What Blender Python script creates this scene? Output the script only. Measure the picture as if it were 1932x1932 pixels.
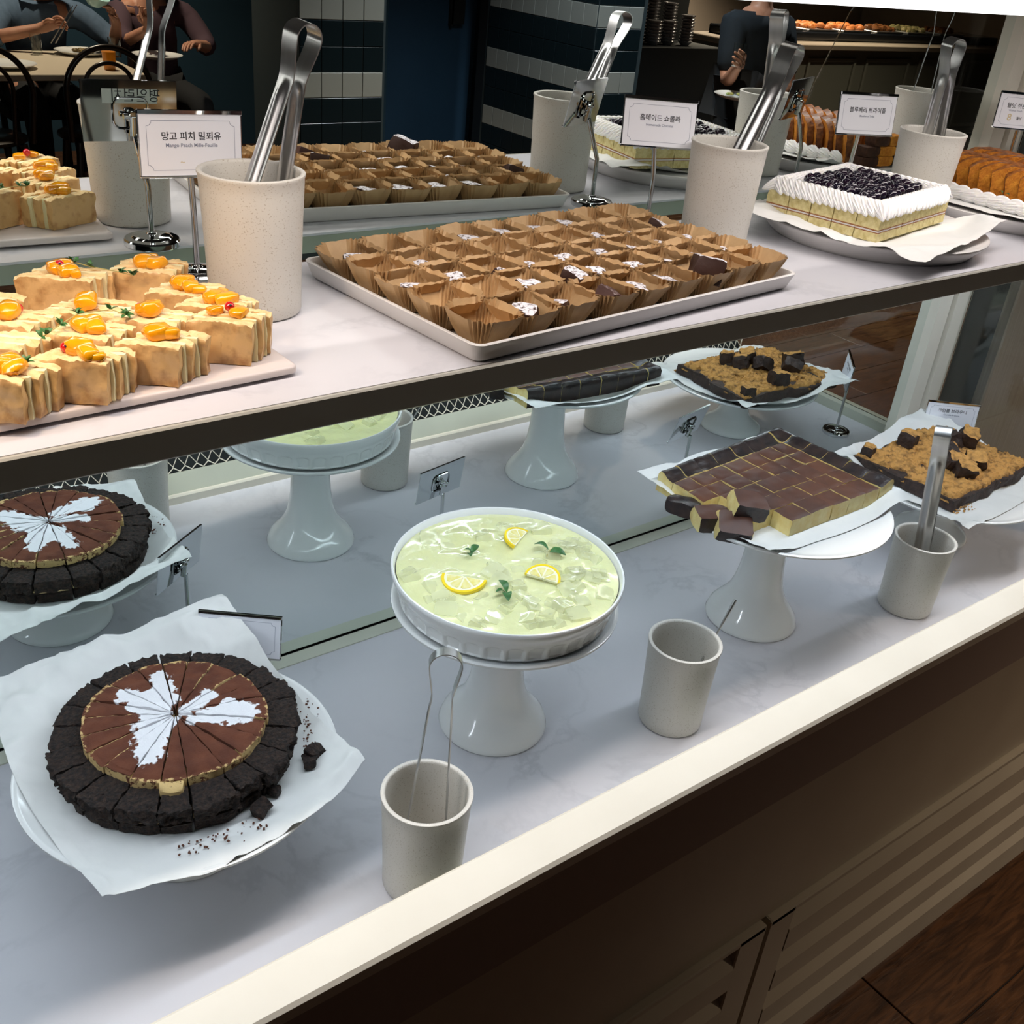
import bpy, math, random
from mathutils import Vector, Matrix, Euler, noise
from math import sin, cos, pi, radians

for o in list(bpy.data.objects):
    bpy.data.objects.remove(o, do_unlink=True)
SC = bpy.context.scene
COL = SC.collection
H = 0.5942          # top of the upper marble shelf above the lower deck
FLOOR = -0.642

# ------------------------------------------------------------------ camera
cam_d = bpy.data.cameras.new('camera')
cam = bpy.data.objects.new('camera', cam_d)
COL.objects.link(cam)
_r = Vector((0.79935967, -0.59409674, 0.08985088))
_u = Vector((0.2338468, 0.44535467, 0.8642771))
_f = Vector((0.55347972, 0.66985691, -0.49492618))
cam.matrix_world = Matrix(((_r.x, _u.x, -_f.x, 0.0), (_r.y, _u.y, -_f.y, -1.11607), (_r.z, _u.z, -_f.z, 0.95784), (0, 0, 0, 1)))
cam_d.sensor_width = 36.0
cam_d.lens = 36.0 * 1967.16 / 1932.0
cam_d.clip_start = 0.02
cam_d.clip_end = 60
SC.camera = cam
SC.view_settings.view_transform = 'Standard'
SC.view_settings.look = 'None'
SC.view_settings.gamma = 1.0
SC.view_settings.use_curve_mapping = False
SC.view_settings.exposure = 0.0
try:
    SC.cycles.max_bounces = 10
    SC.cycles.transparent_max_bounces = 16
except Exception:
    pass

# ------------------------------------------------------------------ world: dim room light
W = bpy.data.worlds.new('world')
SC.world = W
W.use_nodes = True
W.node_tree.nodes['Background'].inputs[0].default_value = (0.78, 0.86, 1.0, 1)
W.node_tree.nodes['Background'].inputs[1].default_value = 0.15

def area(name, loc, rot, sx, sy, power, color, spread=pi):
    d = bpy.data.lights.new(name, 'AREA')
    d.shape = 'RECTANGLE'
    d.size = sx
    d.size_y = sy
    d.energy = power
    d.color = color
    d.spread = spread
    o = bpy.data.objects.new(name, d)
    o.location = loc
    o.rotation_euler = rot
    COL.objects.link(o)
    return o

def spot(name, loc, target, power, color, angle=50, blend=0.6, radius=0.03):
    d = bpy.data.lights.new(name, 'SPOT')
    d.energy = power
    d.color = color
    d.spot_size = radians(angle)
    d.spot_blend = blend
    d.shadow_soft_size = radius
    o = bpy.data.objects.new(name, d)
    o.location = loc
    o.rotation_euler = (Vector(target) - Vector(loc)).to_track_quat('-Z', 'Y').to_euler()
    COL.objects.link(o)
    return o

# light bar over the front of the case (its lamp)
area('light_bar_lamp', (0.75, -0.375, 0.909), (0, 0, 0), 3.0, 0.05, 5.1, (1.0, 0.885, 0.845))
# unseen strip added above the case front to brighten the ledge
area('ledge_fill_lamp', (0.75, -0.455, 2.10), (0, 0, 0), 2.8, 0.03, 2.4, (1.0, 0.90, 0.82), radians(60))
# LED strip under the shelf, behind its front trim
area('shelf_led_lamp', (0.75, -0.352, 0.562), (radians(22), 0, 0), 2.9, 0.02, 10.0, (0.79, 0.885, 1.0))
# warm halogen spot over the mango bread board
spot('halogen_lamp', (0.10, -0.388, 0.906), (0.25, -0.31, 0.63), 2.2, (1.0, 0.70, 0.42), 88, 0.55, 0.012)
# unseen overhead spots added to brighten the mirrored room and cabinet front
for _n, (_x, _y, _p, _c) in enumerate(((1.7, -5.2, 20, 0), (3.1, -1.9, 20, 0), (3.6, -3.0, 13, 1), (5.6, -3.2, 16, 1), (8.6, -6.9, 70, 0), (8.2, -5.2, 26, 0), (8.2, -3.4, 18, 0))):
    spot('room_fill_spot', (_x, _y, 2.1), (_x, _y, 0), _p * 9.0, ((1.0, 0.80, 0.60), (0.92, 0.96, 1.0))[_c], 110, 0.8, 0.06)

# ------------------------------------------------------------------ helpers
def tag(o, label=None, cat=None, group=None, kind=None):
    if label: o['label'] = label
    if cat: o['category'] = cat
    if group: o['group'] = group
    if kind: o['kind'] = kind
    return o

def thing(name, label, cat, loc=(0, 0, 0), rot=(0, 0, 0), group=None):
    o = bpy.data.objects.new(name, None)
    o.empty_display_size = 0.02
    o.location = loc
    o.rotation_euler = rot
    COL.objects.link(o)
    return tag(o, label, cat, group)

def put(name, mesh, parent=None, loc=None, rot=None, scale=None):
    o = bpy.data.objects.new(name, mesh)
    COL.objects.link(o)
    if parent is not None: o.parent = parent
    if loc is not None: o.location = loc
    if rot is not None: o.rotation_euler = rot
    if scale is not None: o.scale = scale
    return o

def copy_tree(o, parent=None):
    c = o.copy()
    COL.objects.link(c)
    c.parent = parent
    for ch in list(o.children):
        copy_tree(ch, c)
    return c

def fbm(p, oct=3):
    v = 0; a = 1; s = 0
    for i in range(oct):
        v += a * noise.noise(Vector(p) * (2 ** i) + Vector((i * 17.3, 3.1 * i, 0)))
        s += a
        a *= 0.5
    return v / s

class MB:
    def __init__(s):
        s.v = []; s.f = []; s.m = []; s.attr = None
    def add(s, vs, fs, mat=0, M=None):
        b = len(s.v)
        for p in vs:
            p = Vector(p)
            if M is not None: p = M @ p
            s.v.append((p.x, p.y, p.z))
        for f in fs:
            s.f.append(tuple(i + b for i in f))
            s.m.append(mat)
        return s
    def box(s, c, d, mat=0, M=None, ch=0.0):
        x, y, z = d[0] / 2, d[1] / 2, d[2] / 2
        if ch <= 0:
            vs = [(c[0] + a * x, c[1] + b * y, c[2] + e * z) for e in (-1, 1) for b in (-1, 1) for a in (-1, 1)]
            return s.add(vs, [(0, 2, 3, 1), (4, 5, 7, 6), (0, 1, 5, 4), (2, 6, 7, 3), (0, 4, 6, 2), (1, 3, 7, 5)], mat, M)
        ch = min(ch, x * .9, y * .9, z * .9)
        vs = []; idx = {}
        for e in (-1, 1):
            for b in (-1, 1):
                for a in (-1, 1):
                    idx[(a, b, e, 0)] = len(vs); vs.append((c[0] + a * x, c[1] + b * (y - ch), c[2] + e * (z - ch)))
                    idx[(a, b, e, 1)] = len(vs); vs.append((c[0] + a * (x - ch), c[1] + b * y, c[2] + e * (z - ch)))
                    idx[(a, b, e, 2)] = len(vs); vs.append((c[0] + a * (x - ch), c[1] + b * (y - ch), c[2] + e * z))
        fs = []
        g = lambda a, b, e, k: idx[(a, b, e, k)]
        for a in (-1, 1):
            q = [g(a, -1, -1, 0), g(a, 1, -1, 0), g(a, 1, 1, 0), g(a, -1, 1, 0)]; fs.append(q if a > 0 else q[::-1])
            q = [g(-1, a, -1, 1), g(1, a, -1, 1), g(1, a, 1, 1), g(-1, a, 1, 1)]; fs.append(q[::-1] if a > 0 else q)
            q = [g(-1, -1, a, 2), g(1, -1, a, 2), g(1, 1, a, 2), g(-1, 1, a, 2)]; fs.append(q if a > 0 else q[::-1])
        for a in (-1, 1):
            for b in (-1, 1):
                q = [g(a, b, -1, 0), g(a, b, -1, 1), g(a, b, 1, 1), g(a, b, 1, 0)]; fs.append(q if a * b > 0 else q[::-1])
                q = [g(a, -1, b, 0), g(a, 1, b, 0), g(a, 1, b, 2), g(a, -1, b, 2)]; fs.append(q if a * b > 0 else q[::-1])
                q = [g(-1, a, b, 1), g(-1, a, b, 2), g(1, a, b, 2), g(1, a, b, 1)]; fs.append(q if a * b > 0 else q[::-1])
                for e in (-1, 1):
                    q = [g(a, b, e, 0), g(a, b, e, 1), g(a, b, e, 2)]; fs.append(q if a * b * e > 0 else q[::-1])
        return s.add(vs, fs, mat, M)
    def lathe(s, prof, n=48, mat=0, M=None, rf=None, cap=True):
        vs = []; fs = []
        k = len(prof)
        for i in range(n):
            t = 2 * pi * i / n
            for j, (r, z) in enumerate(prof):
                rr = rf(t, j, r, z) if rf else r
                vs.append((rr * cos(t), rr * sin(t), z))
        for i in range(n):
            a = i * k; b = ((i + 1) % n) * k
            for j in range(k - 1):
                fs.append((a + j, b + j, b + j + 1, a + j + 1))
        if cap:
            if prof[0][0] > 1e-6: fs.append(tuple(i * k for i in range(n))[::-1])
            if prof[-1][0] > 1e-6: fs.append(tuple(i * k + k - 1 for i in range(n)))
        return s.add(vs, fs, mat, M)
    def tube(s, pts, rad, n=8, mat=0, M=None, closed=False):
        pts = [Vector(p) for p in pts]
        k = len(pts)
        rads = rad if isinstance(rad, (list, tuple)) else [rad] * k
        vs = []; fs = []
        up = Vector((0.13, 0.21, 0.97)).normalized()
        prev = None
        for i, p in enumerate(pts):
            if closed: t = (pts[(i + 1) % k] - pts[i - 1])
            else: t = pts[min(i + 1, k - 1)] - pts[max(i - 1, 0)]
            t = t.normalized() if t.length > 1e-9 else Vector((0, 0, 1))
            if prev is None:
                a = t.cross(up)
                if a.length < 0.1: a = t.cross(Vector((1, 0, 0)))
                a.normalize()
            else:
                a = (prev - t * prev.dot(t)).normalized()
            prev = a
            b = t.cross(a)
            for j in range(n):
                th = 2 * pi * j / n
                vs.append(p + (a * cos(th) + b * sin(th)) * rads[i])
        m = k if closed else k - 1
        for i in range(m):
            for j in range(n):
                j2 = (j + 1) % n; i2 = (i + 1) % k
                fs.append((i * n + j, i * n + j2, i2 * n + j2, i2 * n + j))
        if not closed:
            fs.append(tuple(range(n))[::-1]); fs.append(tuple((k - 1) * n + j for j in range(n)))
        return s.add(vs, fs, mat, M)
    def grid(s, nu, nv, fn, mat=0, M=None):
        vs = [fn(i / nu, j / nv) for j in range(nv + 1) for i in range(nu + 1)]
        fs = [(j * (nu + 1) + i, j * (nu + 1) + i + 1, (j + 1) * (nu + 1) + i + 1, (j + 1) * (nu + 1) + i) for j in range(nv) for i in range(nu)]
        return s.add(vs, fs, mat, M)
    def nbox(s, fn, nu, nv, nw, mat=0, M=None, matf=None):
        """surface of the unit cube (u,v,w) mapped by fn; matf(face) gives a slot per side 'u0','u1','v0','v1','w0','w1'"""
        idx = {}; vs = []; fs = []; ms = []
        def vid(i, j, k):
            key = (i, j, k)
            if key not in idx:
                idx[key] = len(vs); vs.append(fn(i / nu, j / nv, k / nw))
            return idx[key]
        def quad(a, b, c, d, side):
            fs.append((vid(*a), vid(*b), vid(*c), vid(*d))); ms.append(matf(side) if matf else mat)
        for i in range(nu):
            for j in range(nv):
                quad((i, j, nw), (i + 1, j, nw), (i + 1, j + 1, nw), (i, j + 1, nw), 'w1')
                quad((i, j, 0), (i, j + 1, 0), (i + 1, j + 1, 0), (i + 1, j, 0), 'w0')
        for i in range(nu):
            for k in range(nw):
                quad((i, 0, k), (i + 1, 0, k), (i + 1, 0, k + 1), (i, 0, k + 1), 'v0')
                quad((i, nv, k), (i, nv, k + 1), (i + 1, nv, k + 1), (i + 1, nv, k), 'v1')
        for j in range(nv):
            for k in range(nw):
                quad((0, j, k), (0, j, k + 1), (0, j + 1, k + 1), (0, j + 1, k), 'u0')
                quad((nu, j, k), (nu, j + 1, k), (nu, j + 1, k + 1), (nu, j, k + 1), 'u1')
        b = len(s.v)
        s.add(vs, [], 0, M)
        for f, m in zip(fs, ms):
            s.f.append(tuple(i + b for i in f)); s.m.append(m)
        return s
    def mesh(s, name, mats, smooth=True, angle=40):
        me = bpy.data.meshes.new(name)
        me.from_pydata(s.v, [], s.f)
        for m in (mats if isinstance(mats, (list, tuple)) else [mats]):
            me.materials.append(m)
        me.polygons.foreach_set('material_index', s.m)
        me.polygons.foreach_set('use_smooth', [smooth] * len(s.f))
        me.update()
        if smooth and angle is not None:
            try: me.set_sharp_from_angle(angle=radians(angle))
            except Exception: pass
        if s.attr:
            for an, vals in s.attr.items():
                a = me.attributes.new(an, 'FLOAT', 'POINT')
                a.data.foreach_set('value', vals)
        return me
    def build(s, name, mats, parent=None, loc=None, rot=None, smooth=True, angle=40):
        return put(name, s.mesh(name, mats, smooth, angle), parent, loc, rot)

# ------------------------------------------------------------------ materials
def mat(name, col, col2=None, scale=20.0, detail=4.0, lo=0.35, hi=0.65, rough=0.5, metal=0.0, bump=0.0, bscale=None,
        spec=0.5, coat=0.0, trans=0.0, sss=0.0, sssr=0.01, ior=1.45, emit=None, estr=0.0, speck=None, sscale=900, slo=0.66, stretch=None,
        alpha=1.0, distort=0.0, sheen=0.0):
    m = bpy.data.materials.new(name)
    m.use_nodes = True
    nt = m.node_tree
    b = nt.nodes['Principled BSDF']
    c4 = lambda c: (c[0], c[1], c[2], 1)
    b.inputs['Base Color'].default_value = c4(col)
    b.inputs['Roughness'].default_value = rough
    b.inputs['Metallic'].default_value = metal
    b.inputs['IOR'].default_value = ior
    b.inputs['Specular IOR Level'].default_value = spec
    b.inputs['Coat Weight'].default_value = coat
    b.inputs['Coat Roughness'].default_value = 0.05
    b.inputs['Transmission Weight'].default_value = trans
    b.inputs['Sheen Weight'].default_value = sheen
    b.inputs['Alpha'].default_value = alpha
    if sss > 0:
        b.inputs['Subsurface Weight'].default_value = sss
        b.inputs['Subsurface Radius'].default_value = (1.0, 0.8, 0.5)
        b.inputs['Subsurface Scale'].default_value = sssr
    if emit:
        b.inputs['Emission Color'].default_value = c4(emit)
        b.inputs['Emission Strength'].default_value = estr
    tc = nt.nodes.new('ShaderNodeTexCoord')
    vec = tc.outputs['Object']
    if stretch:
        mp = nt.nodes.new('ShaderNodeMapping')
        mp.inputs['Scale'].default_value = stretch
        nt.links.new(vec, mp.inputs['Vector'])
        vec = mp.outputs['Vector']
    last = None
    if col2 is not None:
        n = nt.nodes.new('ShaderNodeTexNoise')
        n.inputs['Scale'].default_value = scale
        n.inputs['Detail'].default_value = detail
        n.inputs['Distortion'].default_value = distort
        nt.links.new(vec, n.inputs['Vector'])
        r = nt.nodes.new('ShaderNodeMapRange')
        r.inputs[1].default_value = lo; r.inputs[2].default_value = hi
        nt.links.new(n.outputs[0], r.inputs[0])
        mx = nt.nodes.new('ShaderNodeMix'); mx.data_type = 'RGBA'
        mx.inputs[6].default_value = c4(col); mx.inputs[7].default_value = c4(col2)
        nt.links.new(r.outputs[0], mx.inputs[0])
        last = mx.outputs[2]
        nt.links.new(last, b.inputs['Base Color'])
    if speck is not None:
        n = nt.nodes.new('ShaderNodeTexNoise')
        n.inputs['Scale'].default_value = sscale
        n.inputs['Detail'].default_value = 1.0
        nt.links.new(vec, n.inputs['Vector'])
        r = nt.nodes.new('ShaderNodeMapRange')
        r.inputs[1].default_value = slo; r.inputs[2].default_value = slo + 0.06
        nt.links.new(n.outputs[0], r.inputs[0])
        mx = nt.nodes.new('ShaderNodeMix'); mx.data_type = 'RGBA'
        mx.inputs[6].default_value = c4(col); mx.inputs[7].default_value = c4(speck)
        if last is not None: nt.links.new(last, mx.inputs[6])
        nt.links.new(r.outputs[0], mx.inputs[0])
        last = mx.outputs[2]
        nt.links.new(last, b.inputs['Base Color'])
    if bump > 0:
        n = nt.nodes.new('ShaderNodeTexNoise')
        n.inputs['Scale'].default_value = bscale or scale
        n.inputs['Detail'].default_value = 5.0
        nt.links.new(vec, n.inputs['Vector'])
        bp = nt.nodes.new('ShaderNodeBump')
        bp.inputs['Strength'].default_value = 1.0
        bp.inputs['Distance'].default_value = bump
        nt.links.new(n.outputs[0], bp.inputs['Height'])
        nt.links.new(bp.outputs[0], b.inputs['Normal'])
    m['nodes_last'] = ''
    return m

def marble_mat(name, base, vein, cloud):
    m = mat(name, base, cloud, scale=3.0, detail=6, lo=0.3, hi=0.75, rough=0.32, spec=0.4)
    nt = m.node_tree; b = nt.nodes['Principled BSDF']
    prev = b.inputs['Base Color'].links[0].from_socket
    tc = nt.nodes.new('ShaderNodeTexCoord')
    n = nt.nodes.new('ShaderNodeTexNoise')
    n.inputs['Scale'].default_value = 4.5; n.inputs['Detail'].default_value = 7; n.inputs['Roughness'].default_value = 0.6; n.inputs['Distortion'].default_value = 0.35
    nt.links.new(tc.outputs['Object'], n.inputs['Vector'])
    s = nt.nodes.new('ShaderNodeMath'); s.operation = 'SUBTRACT'; s.inputs[1].default_value = 0.5
    a = nt.nodes.new('ShaderNodeMath'); a.operation = 'ABSOLUTE'
    nt.links.new(n.outputs[0], s.inputs[0]); nt.links.new(s.outputs[0], a.inputs[0])
    r = nt.nodes.new('ShaderNodeMapRange'); r.inputs[1].default_value = 0.0; r.inputs[2].default_value = 0.03; r.inputs[3].default_value = 1; r.inputs[4].default_value = 0
    nt.links.new(a.outputs[0], r.inputs[0])
    n2 = nt.nodes.new('ShaderNodeTexNoise'); n2.inputs['Scale'].default_value = 3.5; n2.inputs['Detail'].default_value = 2
    nt.links.new(tc.outputs['Object'], n2.inputs['Vector'])
    r2 = nt.nodes.new('ShaderNodeMapRange'); r2.inputs[1].default_value = 0.45; r2.inputs[2].default_value = 0.75; r2.inputs[4].default_value = 0.6
    nt.links.new(n2.outputs[0], r2.inputs[0])
    mu = nt.nodes.new('ShaderNodeMath'); mu.operation = 'MULTIPLY'
    nt.links.new(r.outputs[0], mu.inputs[0]); nt.links.new(r2.outputs[0], mu.inputs[1])
    mx = nt.nodes.new('ShaderNodeMix'); mx.data_type = 'RGBA'
    mx.inputs[7].default_value = (*vein, 1)
    nt.links.new(prev, mx.inputs[6]); nt.links.new(mu.outputs[0], mx.inputs[0])
    nt.links.new(mx.outputs[2], b.inputs['Base Color'])
    return m

M_ = {}
M_['marble'] = marble_mat('pale_marble', (0.66, 0.65, 0.69), (0.36, 0.37, 0.41), (0.57, 0.58, 0.62))
M_['cream_paint'] = mat('cream_painted_metal', (0.76, 0.72, 0.62), (0.72, 0.68, 0.58), scale=8, rough=0.38)
M_['sage_paint'] = mat('sage_grey_paint', (0.58, 0.60, 0.50), (0.54, 0.56, 0.47), scale=8, rough=0.4)
M_['cab_paint'] = mat('beige_cabinet_paint', (0.52, 0.46, 0.36), (0.47, 0.41, 0.32), scale=5, rough=0.45)
M_['apron_taupe'] = mat('dark_taupe_apron', (0.34, 0.27, 0.24), rough=0.5)  # apron tone, darker than the cabinet face
M_['trim_paint'] = mat('grey_shelf_trim', (0.44, 0.43, 0.38), rough=0.4)
M_['mirror'] = mat('mirror_silver', (0.83, 0.89, 0.875), rough=0.0, metal=1.0)
M_['slot'] = mat('rubber_and_slot_shade', (0.015, 0.018, 0.016), rough=0.6)
M_['dark'] = mat('dark_void', (0.012, 0.016, 0.018), rough=0.7)
M_['steel'] = mat('brushed_steel', (0.62, 0.62, 0.62), (0.52, 0.52, 0.52), scale=60, rough=0.30, metal=1.0, stretch=(1, 1, 0.05))
M_['chrome'] = mat('chrome', (0.70, 0.71, 0.72), rough=0.07, metal=1.0)
M_['china'] = mat('white_china', (0.80, 0.81, 0.80), rough=0.12, spec=0.6, coat=0.3)
M_['melamine'] = mat('white_melamine', (0.70, 0.68, 0.66), rough=0.3)
M_['stone_cup'] = mat('speckled_stoneware', (0.62, 0.60, 0.55), rough=0.38, speck=(0.42, 0.38, 0.31), sscale=700, slo=0.64)
M_['card'] = mat('white_card', (0.80, 0.81, 0.86), rough=0.6)
M_['ink'] = mat('black_ink', (0.02, 0.02, 0.025), rough=0.7)
M_['ink2'] = mat('grey_ink', (0.22, 0.24, 0.32), rough=0.7)
M_['gold'] = mat('pale_gold_print', (0.62, 0.52, 0.32), rough=0.6)
M_['tape'] = mat('label_tape', (0.62, 0.66, 0.62), rough=0.5)
M_['paper'] = mat('parchment_paper', (0.80, 0.80, 0.78), (0.74, 0.75, 0.73), scale=14, rough=0.6, bump=0.0012, bscale=26, sss=0.0)
M_['liner'] = mat('brown_baking_paper', (0.58, 0.385, 0.195), (0.51, 0.33, 0.16), scale=60, rough=0.5, bump=0.0002, bscale=300)
M_['glass'] = mat('clear_glass', (0.96, 0.99, 0.97), rough=0.0, trans=1.0, ior=1.45)
# ------------------------------------------------------------------ display case
X0, X1 = -0.75, 2.06
case = thing('display_case', 'long cream display case with mirrored back, marble shelf and marble deck full of desserts', 'display case', (0, 0, 0))
def bxp(name, lo, hi, m, parent=case, ch=0.0):
    b = MB(); b.box([(a + c) / 2 for a, c in zip(lo, hi)], [c - a for a, c in zip(lo, hi)], 0, None, ch)
    return b.build(name, m, parent, smooth=False)
bxp('lower_deck', (X0, -0.50, -0.03), (X1, -0.026, 0.0), M_['marble'])
bxp('mirror', (X0, 0.0, 0.004), (1.977, 0.006, 1.25), M_['mirror'])
# channel the mirror stands in, and a dark strip painting the shade in its slot
bxp('mirror_channel', (X0, -0.026, -0.03), (1.977, -0.003, 0.002), M_['sage_paint'])
bxp('mirror_slot_shade', (X0, -0.003, -0.03), (1.977, 0.0, 0.0005), M_['slot'])
# front return-air panel under the ledge, slanting forward and up
def slant(t): return (-0.490 - 0.0707 * t, 0.016 + 0.139 * t)
b = MB(); b.box(((X0 + X1) / 2, -0.494, 0.006), (X1 - X0, 0.022, 0.022), 0, None, 0.003)
b.build('kick_strip', M_['cream_paint'], case, smooth=False)
def slab(name, t0, t1, off, m):
    b = MB(); y0, z0 = slant(t0); y1, z1 = slant(t1)
    q = [(y0, z0), (y1, z1), (y1 - off, z1 - off * .5), (y0 - off, z0 - off * .5)]
    vs = [(x, y, z) for x in (X0, X1) for y, z in q]
    b.add(vs, [(0, 1, 2, 3), (7, 6, 5, 4), (0, 4, 5, 1), (1, 5, 6, 2), (2, 6, 7, 3), (3, 7, 4, 0)])
    return b.build(name, m, case, smooth=False)
slab('lower_frame', -0.02, 0.24, 0.012, M_['sage_paint'])
slab('upper_frame', 0.92, 1.0, 0.010, M_['cream_paint'])
slab('duct_shade_sheet', 0.24, 0.92, 0.001, M_['dark']).location = (0, -0.02, -0.012)  # near-black sheet paints the shade of the void behind the grille
b = MB()
rows = 6; cw = 0.0215; t0, t1 = 0.235, 0.925
for r in range(rows + 1):
    n = int((X1 - X0) / cw * 2)
    up = []
    for i in range(n + 1):
        x = X0 + i * cw / 2
        sgn = 1 if (i % 2 == 0) else -1
        t = t0 + (t1 - t0) * (r + 0.46 * sgn * (1 if r % 2 == 0 else -1)) / rows
        t = min(max(t, t0), t1)
        y, z = slant(t)
        up.append((x, y - 0.004, z))
    b.tube(up, 0.0014, 4)
tag(b.build('vent_grille', M_['cream_paint'], case, smooth=False), kind='stuff')
# ledge and cabinet front
b = MB(); b.box(((X0 + X1) / 2, -0.5855, 0.1476), (X1 - X0, 0.0495, 0.020), 0, None, 0.0035)
b.build('front_ledge', M_['cream_paint'], case, smooth=False)
bxp('apron', (X0, -0.607, 0.040), (X1, -0.585, 0.139), M_['apron_taupe'])
bxp('cabinet_face', (X0, -0.600, -0.225), (X1, -0.585, 0.040), M_['cab_paint'])
bxp('cabinet_body', (X0, -0.585, FLOOR), (X1, -0.02, -0.035), M_['cab_paint'])
bxp('base_rail', (X0, -0.605, FLOOR), (X1, -0.585, -0.585), M_['cab_paint'])
# louvred doors: frame stiles and tilted slats
def louvre(xa, xb):
    d = MB()
    d.box((xa + 0.028, -0.598, -0.405), (0.056, 0.026, 0.356), 0, None, 0.002)
    d.box((xb - 0.028, -0.598, -0.405), (0.056, 0.026, 0.356), 0, None, 0.002)
    d.box(((xa + xb) / 2, -0.598, -0.2325), (xb - xa - 0.004, 0.026, 0.012), 0, None, 0.002)
    dd = d.build('louvred_door', M_['cab_paint'], case, smooth=False)
    bk = MB(); bk.box(((xa + xb) / 2, -0.5865, -0.41), (xb - xa - 0.10, 0.002, 0.34)); bk.build('door_backing', M_['dark'], dd, smooth=False)
    s = MB(); L = xb - xa - 0.112
    q = [(-0.5885, 0.047), (-0.6120, 0.006), (-0.6120, -0.040), (-0.5885, -0.043)]
    vs = [(x, y, z) for x in (-L / 2, L / 2) for y, z in q]
    s.add(vs, [(3, 2, 1, 0), (4, 5, 6, 7), (0, 1, 5, 4), (1, 2, 6, 5), (2, 3, 7, 6), (3, 0, 4, 7)])
    me = s.mesh('slat', M_['cab_paint'], False)
    for i in range(4):
        put('slat', me, dd, ((xa + xb) / 2, 0, -0.287 - 0.0925 * i))
louvre(0.962, 2.05)
louvre(-0.14, 0.955)
# upper shelf
sh = bxp('shelf', (X0, -0.390, H - 0.024), (X1, -0.050, H - 0.003), mat('shelf_underside_paint', (0.30, 0.33, 0.26), rough=0.5))
bxp('marble_top', (X0, -0.3895, H - 0.003), (X1, -0.0505, H), M_['marble'], sh)
b = MB(); b.box(((X0 + X1) / 2, -0.3925, H - 0.0137), (X1 - X0, 0.006, 0.0275), 0, None, 0.0016)
b.build('shelf_trim', M_['trim_paint'], sh, smooth=False)
b = MB(); b.box(((X0 + X1) / 2, -0.352, 0.567), (2.9, 0.022, 0.009), 0, None, 0.001)
b.build('led_strip', mat('led_strip_light', (0.9, 0.95, 1.0), emit=(0.85, 0.93, 1.0), estr=7.0), case, smooth=False)
for x in (X0 + 0.05, X1 - 0.03):
    bxp('shelf_bracket', (x - 0.006, -0.30, H - 0.05), (x + 0.006, -0.002, H - 0.024), M_['steel'])
# light bar above the front
b = MB(); b.box((0.65, -0.375, 0.957), (2.8, 0.082, 0.052), 0, None, 0.004)
b.build('light_bar_housing', M_['cream_paint'], case, smooth=False)
b = MB(); b.box((0.65, -0.375, 0.9215), (2.8, 0.090, 0.021), 0, None, 0.004)
lbd = b.build('light_bar_diffuser', mat('diffuser_light', (0.9, 0.9, 0.88), emit=(1.0, 1.0, 0.96), estr=2.4), case, smooth=False)
# corner post profiles at the right end of the mirror
for nm, xa, xb, ya, yb, mm in (('corner_post', 1.977, 2.020, -0.020, 0.02, 'cream_paint'), ('post_seal', 2.020, 2.028, -0.006, 0.02, 'slot'),
                               ('corner_post', 2.028, 2.070, -0.026, 0.02, 'cream_paint'), ('corner_post', 2.073, 2.100, -0.018, 0.02, 'sage_paint')):
    bxp(nm, (xa, ya, -0.03), (xb, yb, 1.0), M_[mm])
bxp('side_rail', (2.058, -0.56, 0.0), (2.10, -0.03, 0.022), M_['sage_paint'])
prof = [(-0.026, 0.022), (-0.545, 0.022), (-0.555, 0.30), (-0.535, 0.50), (-0.504, 0.6215), (-0.492, 0.6865), (-0.464, 0.768), (-0.437, 0.8444), (-0.395, 0.905), (-0.026, 0.905)]
b = MB(); n = len(prof)
b.add([(x, y, z) for x in (2.078, 2.084) for y, z in prof], [tuple(range(n)), tuple(range(2 * n - 1, n - 1, -1))] + [(i, i + n, (i + 1) % n + n, (i + 1) % n) for i in range(n)])
b.build('side_pane', M_['glass'], case, smooth=False)
# ------------------------------------------------------------------ neighbouring furniture to the right
pn = thing('side_cabinet', 'pale grained wall cabinet standing right of the display case', 'cabinet', (2.4, 0.05, FLOOR))
wood_pale = mat('pale_grained_board', (0.40, 0.36, 0.29), (0.34, 0.30, 0.24), scale=14, rough=0.5, stretch=(12, 12, 0.6))
b = MB(); b.box((0.55, 0.15, 1.0), (1.02, 0.3, 2.0), 0, None, 0.004); b.build('cabinet_side', wood_pale, pn, smooth=False)
b = MB(); b.box((-0.13, 0.12, 0.9), (0.32, 0.2, 1.8), 0, None, 0.004); b.build('dark_filler_panel', mat('dark_teal_panel', (0.030, 0.045, 0.048), rough=0.35), pn, smooth=False)

# ------------------------------------------------------------------ room
def struct(name, lo, hi, m):
    b = MB(); b.box([(a + c) / 2 for a, c in zip(lo, hi)], [c - a for a, c in zip(lo, hi)])
    o = b.build(name, m, smooth=False)
    return tag(o, kind='structure')
wd = mat('dark_oak_floor', (0.105, 0.044, 0.016), (0.040, 0.016, 0.006), scale=7, detail=8, rough=0.30, bump=0.0008, bscale=25, stretch=(1.2, 9, 9), distort=1.5)
wall_m = mat('beige_wall_paint', (0.46, 0.38, 0.31), rough=0.7)
navy = mat('dark_navy_wall_paint', (0.020, 0.056, 0.090), rough=0.6)
floor = struct('floor', (-4, -8.5, FLOOR - 0.05), (13, 1.5, FLOOR - 0.006), mat('floor_groove', (0.012, 0.006, 0.003), rough=0.7))
pw = 0.192; pl = 1.35
random.seed(3)
pms = []
for k in range(6):
    b = MB(); b.box((0, 0, 0), (pl - 0.003, pw - 0.0028, 0.006), 0, None, 0.0012)
    for i in range(len(b.v)):
        pass
    m = b.mesh('plank', wd, False)
    pms.append(m)
cnt = 0
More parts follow.
